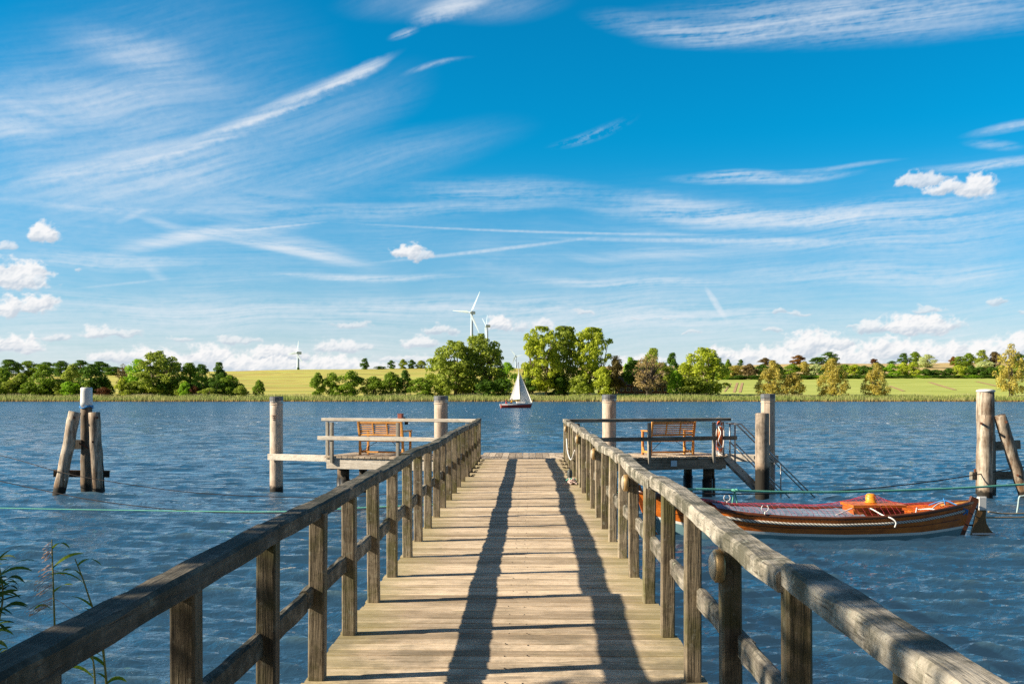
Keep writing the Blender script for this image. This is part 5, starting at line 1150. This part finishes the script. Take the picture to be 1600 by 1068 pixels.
# ------------------------------------------------------------------ mooring ropes
G = 'mooring ropes over the water'
rope('mooring_rope', 'green mooring rope stretched over the boat on the right side', [PL(XR, 19.6, .72), at(1075, 764, 20.4), at(1190, 767.5, 20.9), at(1300, 768.5, 21.4), at(1430, 765, 22.1), at(1530, 760.5, 22.7), at(1640, 754, 23.4)], .024, MT['greenrope'], 14, group=G)
mb = MB(); p = at(1148, 766, 20.7); mb.tube(curve([p, p + Vector((-.03, 0, -.13)), p + Vector((-.05, 0, -.30)), p + Vector((.0, 0, -.36)), p + Vector((.05, 0, -.28)), p + Vector((.02, 0, -.12)), p + Vector((.0, 0, .0))], 8), .014, 6)
mb.tube([p + Vector((.06 * math.cos(a), .03 * math.sin(a), .015 * math.sin(2 * a))) for a in np.linspace(0, 6.28, 12)], .028, 6); tag(mb.build('rope_loop', MT['greenrope'], None, True), 'green knotted loop dangling from the green rope above the boat bow', 'rope')
rope('mooring_rope', 'thin dark rope running from the pier to the right mooring post', [PL(XR, 21, .70), at(1110, 771, 21.5), at(1250, 769.5, 22.5), at(1330, 765, 23.5), at(1430, 755, 24.6), at(1533, 740, 25.86), at(1640, 722, 27)], .014, MT['darkrope'], 12, group=G)
rope('mooring_rope', 'green mooring rope low over the water left of the pier', [at(-60, 792, 21.5), at(150, 796, 21.0), at(420, 799, 20.4), at(560, 793, 20.2), PL(XL - .03, 20.2, .50)], .012, MT['greenrope'], 14, group=G)
rope('mooring_rope', 'upper dark wire running past the leaning posts on the left', [at(-60, 698, 28), at(20, 716, 27.6), at(98, 738, 26.7), at(180, 753, 26.3), at(300, 769, 25.9), at(440, 776, 25.5), at(560, 775, 25.2), PL(XL + .2, 24.0, .55)], .010, MT['darkrope'], 12, group=G)
rope('mooring_rope', 'lower dark wire running under the green rope on the left', [at(-60, 738, 24), at(60, 764, 23.4), at(160, 783, 22.9), at(300, 798, 22.4), at(430, 801, 22.0), at(560, 796, 21.8), PL(XL + .2, 21.5, .45)], .010, MT['darkrope'], 12, group=G)
rope('mooring_rope', 'tan rope in the water right of the rudder, upper one', [at(1544, 799, 20.6), at(1575, 802, 20.8), at(1640, 800, 21.2)], .016, MT['tanrope'], 10, group=G)
rope('mooring_rope', 'tan rope right of the rudder, lower one', [at(1538, 808, 19.3), at(1580, 808, 19.6), at(1640, 807, 20)], .016, MT['tanrope'], 10, group=G)
rope('mooring_rope', 'blue and white rope end hanging at the right photo edge', [at(1640, 766, 22), at(1600, 774, 22), at(1593, 776, 22), at(1591, 788, 22), at(1589, 801, 22)], .020, plain('blue_white_rope', (.42, .55, .72), .8, 0, .5, 70, .3), 8, group=G)

# ------------------------------------------------------------------ the sailing boat and its crew
def crew(loc, jacket, label, face):
    t = thing('person', label, 'person', loc, face)
    def skinned(name, vs, es, rs, mat, parent, root):
        me = bpy.data.meshes.new(name); me.from_pydata(vs, es, []); me.materials.append(mat); o = link(name, me, parent); s = o.modifiers.new('skin', 'SKIN')
        for v, r in zip(me.skin_vertices[0].data, rs): v.radius = (r, r)
        me.skin_vertices[0].data[root].use_root = True; sd = o.modifiers.new('smooth', 'SUBSURF'); sd.levels = 1; sd.render_levels = 2; return o
    # seated: pelvis, chest, neck, head, arms forward to the tiller, thighs forward, shins down
    V = [(0, 0, .10), (0, 0, .34), (0, 0, .52), (.01, 0, .62), (.02, 0, .74), (.02, 0, .86), (.0, .20, .54), (.10, .25, .30), (.30, .22, .24), (.38, .20, .24), (.0, -.20, .54), (.10, -.25, .30), (.30, -.22, .24), (.38, -.20, .24),
         (.06, .10, .06), (.44, .12, .10), (.46, .12, -.30), (.56, .12, -.34), (.06, -.10, .06), (.44, -.12, .10), (.46, -.12, -.30), (.56, -.12, -.34), (.12, 0, .74)]
    E = [(0, 1), (1, 2), (2, 3), (3, 4), (4, 5), (2, 6), (6, 7), (7, 8), (8, 9), (2, 10), (10, 11), (11, 12), (12, 13), (0, 14), (14, 15), (15, 16), (16, 17), (0, 18), (18, 19), (19, 20), (20, 21), (4, 22)]
    rs = [.14, .14, .13, .055, .095, .08, .06, .048, .036, .03, .06, .048, .036, .03, .085, .065, .045, .04, .085, .065, .045, .04, .025]
    skinned('body', V, E, rs, MT['skin'], t, 0)
    j = [0, 1, 2, 6, 7, 8, 10, 11, 12]; mp = {a: i for i, a in enumerate(j)}
    skinned('jacket', [V[a] for a in j], [(mp[a], mp[b]) for a, b in E if a in mp and b in mp], [rs[a] + .035 for a in j], jacket, t, 0)
    j = [0, 14, 15, 16, 18, 19, 20]; mp = {a: i for i, a in enumerate(j)}
    skinned('trousers', [V[a] for a in j], [(mp[a], mp[b]) for a, b in E if a in mp and b in mp], [rs[a] + .02 for a in j], MT['trousers'], t, 0)
    mb = MB(); mb.lathe([(.112, .76), (.115, .82), (.10, .90), (.06, .945), (0, .96)], (.0, 0, 0), 14); mb.build('hair', MT['hair'] if jacket is MT['jacket_yellow'] else MT['jacket_red'], t, True, local=True)
def sailing_boat():
    Y = 200.0; c = at(808, 636.8, Y); t = thing('sailing_boat', 'small sailing boat with red hull and two white sails on the lake', 'sailing boat', (c.x, Y, 0), R(2)); L = 6.3
    fs_ = [0, .08, .2, .35, .5, .65, .8, .9, .96, 1.0]
    B = lambda f: float(np.interp(f, [0, .2, .45, .7, .88, 1], [.70, .98, 1.12, .86, .42, .03])); SH = lambda f: .80 + .26 * f ** 1.6
    mb = MB(); rows = lambda f: [(SH(f), 1.0, 1), (SH(f) - .22, .985, 1), (SH(f) - .25, .98, 1), (.30, .88, 0), (.05, .70, 0), (-.3, .25, 0), (-.4, 0, 0)]
    for s in (-1, 1):
        o = len(mb.v)
        for f in fs_:
            for z, k_, m_ in rows(f): mb.v.append((-L / 2 + f * L - (.5 * (SH(f) - z) if f > .9 else 0) * (f - .8) * 4, s * B(f) * k_, z))
        for i in range(len(fs_) - 1):
            for j in range(6): q = (o + i * 7 + j, o + i * 7 + j + 1, o + i * 7 + 8 + j, o + i * 7 + 7 + j); mb.f.append(q if s > 0 else q[::-1]); mb.m.append(1 if j < 2 else 0)
    o = len(mb.v); mb.v += [(-L / 2, s * B(0) * k_, z) for s in (-1, 1) for z, k_, m_ in rows(0)]; mb.f.append(tuple([o + j for j in range(7)] + [o + 13 - j for j in range(7)])); mb.m.append(0)
    mb.build('hull', [MT['redhull'], MT['white']], t, False, local=True)
    mb = MB()
    for f in fs_: mb.v += [(-L / 2 + f * L, -B(f) + .01, SH(f) - .02), (-L / 2 + f * L, 0, SH(f) + .04), (-L / 2 + f * L, B(f) - .01, SH(f) - .02)]
    for i in range(len(fs_) - 1):
        for j in range(2): mb.f.append((3 * i + j, 3 * i + j + 1, 3 * i + j + 4, 3 * i + j + 3)); mb.m.append(0)
    mb.build('deck', MT['white'], t, local=True)
    mb = MB(); mb.box((.75, 0, 1.13), (1.9, 1.1, .30), ch=.15); mb.build('cabin', MT['white'], t, local=True)
    mx, mz, mt_ = .62, .95, 9.2; tx = mx - .36
    mb = MB(); mb.tube([(mx, 0, mz), (tx, 0, mt_)], [.085, .06], 10); mb.build('mast', MT['mast'], t, True, local=True)
    mb = MB(); mb.tube([(mx - .05, 0, 1.75), (-1.45, 1.25, 1.62)], .05, 8); mb.build('boom', MT['mast'], t, True, local=True)
    def sail(name, a, b, c_, belly, mat):      # head, tack, clew
        a, b, c_ = Vector(a), Vector(b), Vector(c_); mb = MB(); n = 10; idx = {}
        nn = (b - a).cross(c_ - a).normalized(); nn = nn if nn.y < 0 else -nn
        for i in range(n + 1):
            for j in range(i + 1):
                p = a + (b - a) * (i / n) + (c_ - b) * (j / n); q = j / max(i, 1); idx[i, j] = len(mb.v); mb.v.append(p + nn * belly * math.sin(math.pi * q) * (i / n) ** .7)
        for i in range(n):
            for j in range(i + 1):
                mb.f.append((idx[i, j], idx[i + 1, j], idx[i + 1, j + 1])); mb.m.append(0)
                if j < i: mb.f.append((idx[i, j], idx[i + 1, j + 1], idx[i, j + 1])); mb.m.append(0)
        mb.build(name, mat, t, True, local=True)
    sail('mainsail', (tx + .09, 0, 7.2), (mx - .12, 0, 1.78), (-1.45, 1.25, 1.66), -.22, MT['sail'])
    sail('jib', (tx + .25, 0, 7.1), (L / 2 - .15, 0, 1.15), (.75, 1.2, 1.22), -.20, MT['sail'])
    mb = MB(); mb.tube([(tx, 0, mt_), (-L / 2 + .1, 0, SH(0))], .022, 5); mb.tube([(tx + .05, 0, 8.0), (L / 2 - .05, 0, SH(1) + .05)], .018, 5)
    for s in (-1, 1): mb.tube([(tx + .05, 0, 7.6), (mx, s * 1.0, SH(.6))], .016, 5)
    mb.build('stay', MT['iron'], t, local=True)
    mb = MB(); mb.box((-L / 2 - .22, .25, .62), (.26, .28, .42), ch=.06); mb.box((-L / 2 - .22, .25, .2), (.12, .1, .6)); mb.build('outboard_motor', MT['white'], t, local=True)
    mb = MB(); mb.box((-L / 2 - .06, -.2, .25), (.08, .5, .7), ch=.02); mb.build('rudder', MT['orange'], t, local=True)
    mb = MB()
    for s in (-1, 1): mb.tube([(L / 2 - .7, s * .35, SH(.9)), (L / 2 - .55, s * .33, SH(.9) + .55), (L / 2 + .05, s * .04, SH(1) + .62)], .02, 6); mb.tube([(-L / 2 + .1, s * .6, SH(0)), (-L / 2 + .05, s * .62, SH(0) + .55), (-L / 2 + .8, s * .8, SH(.1) + .5), (-L / 2 + .8, s * .85, SH(.1))], .02, 6)
    mb.build('guard_rail', MT['steel'], t, True, local=True)
    mb = MB(); mb.box((L / 2 + .12, .0, SH(1) + .5), (.22, .22, .3), ch=.06); mb.build('lantern', MT['iron'], t, local=True)
    Mw = base_matrix(t)
    crew(tuple(Mw @ Vector((-1.05, -.35, .95))), MT['jacket_yellow'], 'person in a bright yellow jacket seated in the sailing boat', R(182))
    crew(tuple(Mw @ Vector((-2.25, -.25, .70))), MT['jacket_red'], 'person in red with red cap steering at the stern', R(5))
sailing_boat()

# ------------------------------------------------------------------ reeds at the near bank
RL = leaves('reed_leaf_green', (.17, .28, .03), .35, .45); RLD = leaves('reed_leaf_dark', (.06, .145, .03), .45, .35); PLUME = leaves('reed_plume', (.62, .44, .34), .3, .3, hue=(1, 1, 1))
STEMM = plain('reed_stem', (.22, .22, .05), .6, 0, .2, 20)
def blade(mb, p, d, L, w, droop, rnd):
    d = Vector(d).normalized(); s = d.cross(Vector((0, 0, 1))).normalized(); vs = []; n = 7; tw = rnd.uniform(-.8, .8); q = Vector(p)
    for i in range(n + 1):
        f = i / n; ww = w * math.sin(math.pi * min(1, .12 + f * .88)) ** .8 * (1 if f < .98 else .1)
        dd = (d + Vector((0, 0, .45 - droop * f * 1.9))).normalized(); b = (s * math.cos(tw + f) + dd.cross(s) * math.sin(tw + f)); vs += [q - b * ww * .5, q + b * ww * .5]; q = q + dd * (L / n)
    mb.add(vs, [(2 * i, 2 * i + 1, 2 * i + 3, 2 * i + 2) for i in range(n)])
def reed(label, pts, Y, lv, plume, seed, leafmat, name='reed', grp=None):
    rnd = random.Random(seed); P = curve([at(px, py, Y) for px, py in pts], 8); t = thing(name, label, 'reed', (P[0].x, Y, P[0].z), 0, grp)
    mb = MB(); n = len(P); mb.tube(P, [.0055 * (1 - .65 * i / n) for i in range(n)], 6); mb.build('stem', STEMM, t, True)
    mb = MB(); few = name == 'reed' and lv < 10
    for i in range(lv):
        if few: mb = MB()
        f = .18 + .78 * (i + rnd.uniform(0, .5)) / lv; p = P[min(n - 1, int(f * n))]; a = rnd.choice((0, math.pi)) + rnd.uniform(-.7, .7)
        blade(mb, p, (math.cos(a), math.sin(a) * .6, .5), rnd.uniform(.07, .155), rnd.uniform(.011, .019), rnd.uniform(.5, 1.2), rnd)
        if few: mb.build('leaf', leafmat, t)
    if not few: mb.build('foliage', leafmat, t)
    if plume:
        mb = MB(); tip = P[-1]
        for i in range(38):
            f = rnd.random(); p = tip + Vector((0, 0, .02 - .30 * f)); a = rnd.uniform(2.3, 4.2) if rnd.random() < .75 else rnd.uniform(0, 6.28); r = .012 + .10 * f * rnd.random()
            q = p + Vector((math.cos(a) * r, math.sin(a) * r * .5, -r * .5)); mb.tube([p, (p + q) / 2 + Vector((0, 0, .006)), q], [.0015, .0012, .0015], 3); blade(mb, q, (math.cos(a), math.sin(a), -.4), .022, .006, .8, rnd)
        mb.build('plume', PLUME, t)
reed('reed stalk with a pale pink plume behind the near left rail', [(90, 1180), (86, 1000), (83, 905), (81, 842)], 4.2, 6, True, 31, RL)
reed('leaning green reed stalk right of the plumed one', [(176, 1180), (160, 1010), (135, 920), (117, 872)], 4.1, 7, False, 33, RL)
reed('reed stalk with hanging leaves seen under the near left rail', [(172, 1190), (166, 1070), (160, 1000), (150, 950)], 3.9, 6, False, 37, RL)
reed('short reed stalk low under the near left rail', [(150, 1180), (148, 1060), (144, 1020)], 3.7, 3, False, 38, RL)
rnd_ = random.Random(77)
for i in range(17):
    px = -84 + i * 5.4 + rnd_.uniform(-4, 4); top = 862 + abs(px - 10) * .6 + rnd_.uniform(-10, 45)
    reed('dark green reed of the dense clump at the left photo edge', [(px - 12, 1190), (px - 4 + rnd_.uniform(-6, 6), 1010), (px + rnd_.uniform(-8, 8), 930), (px + rnd_.uniform(-6, 12), top)], 3.7 + rnd_.uniform(0, .7), 13, False, 50 + i, RLD, 'reed', 'dark reeds of the clump at the left edge')

# a tree on the near bank, left of the view: its crown shades the first metres of the pier
def bank_tree():
    rng = np.random.default_rng(44); t = thing('alder_tree', 'alder tree on the near bank, shading the start of the pier', 'tree', (-7.2, .3, 0))
    B = blobs_in(rng, 34, [(2.9, 1.0), (4.0, 1.6), (5.0, 1.6), (6.0, .8)], .35, .65, hollow=.2); B = [(x - 6.8 + rng.normal(0, .1), y * 1.75 + 2.5, z, r) for x, y, z, r in B]
    V, Fc = crown_arrays(rng, B, 3000, .085, .8, .4)
    np_mesh('crown', V - np.array([-7.2, .3, 0]), Fc, LEAF['dark'], t)
    mb = MB(); mb.tube([(-7.2, .3, -.4), (-7.1, .6, 1.8), (-6.9, 1.6, 3.6), (-6.8, 2.3, 5.4)], [.17, .13, .09, .03], 10)
    for b in B[::3]: mb.tube([(-6.95, .8, 2.6), ((b[0] - 6.95) / 2, (b[1] + .8) / 2, b[2] * .5 + 1.5), b[:3]], [.06, .04, .012], 6)
    mb.build('trunk', BARK, t)
bank_tree()
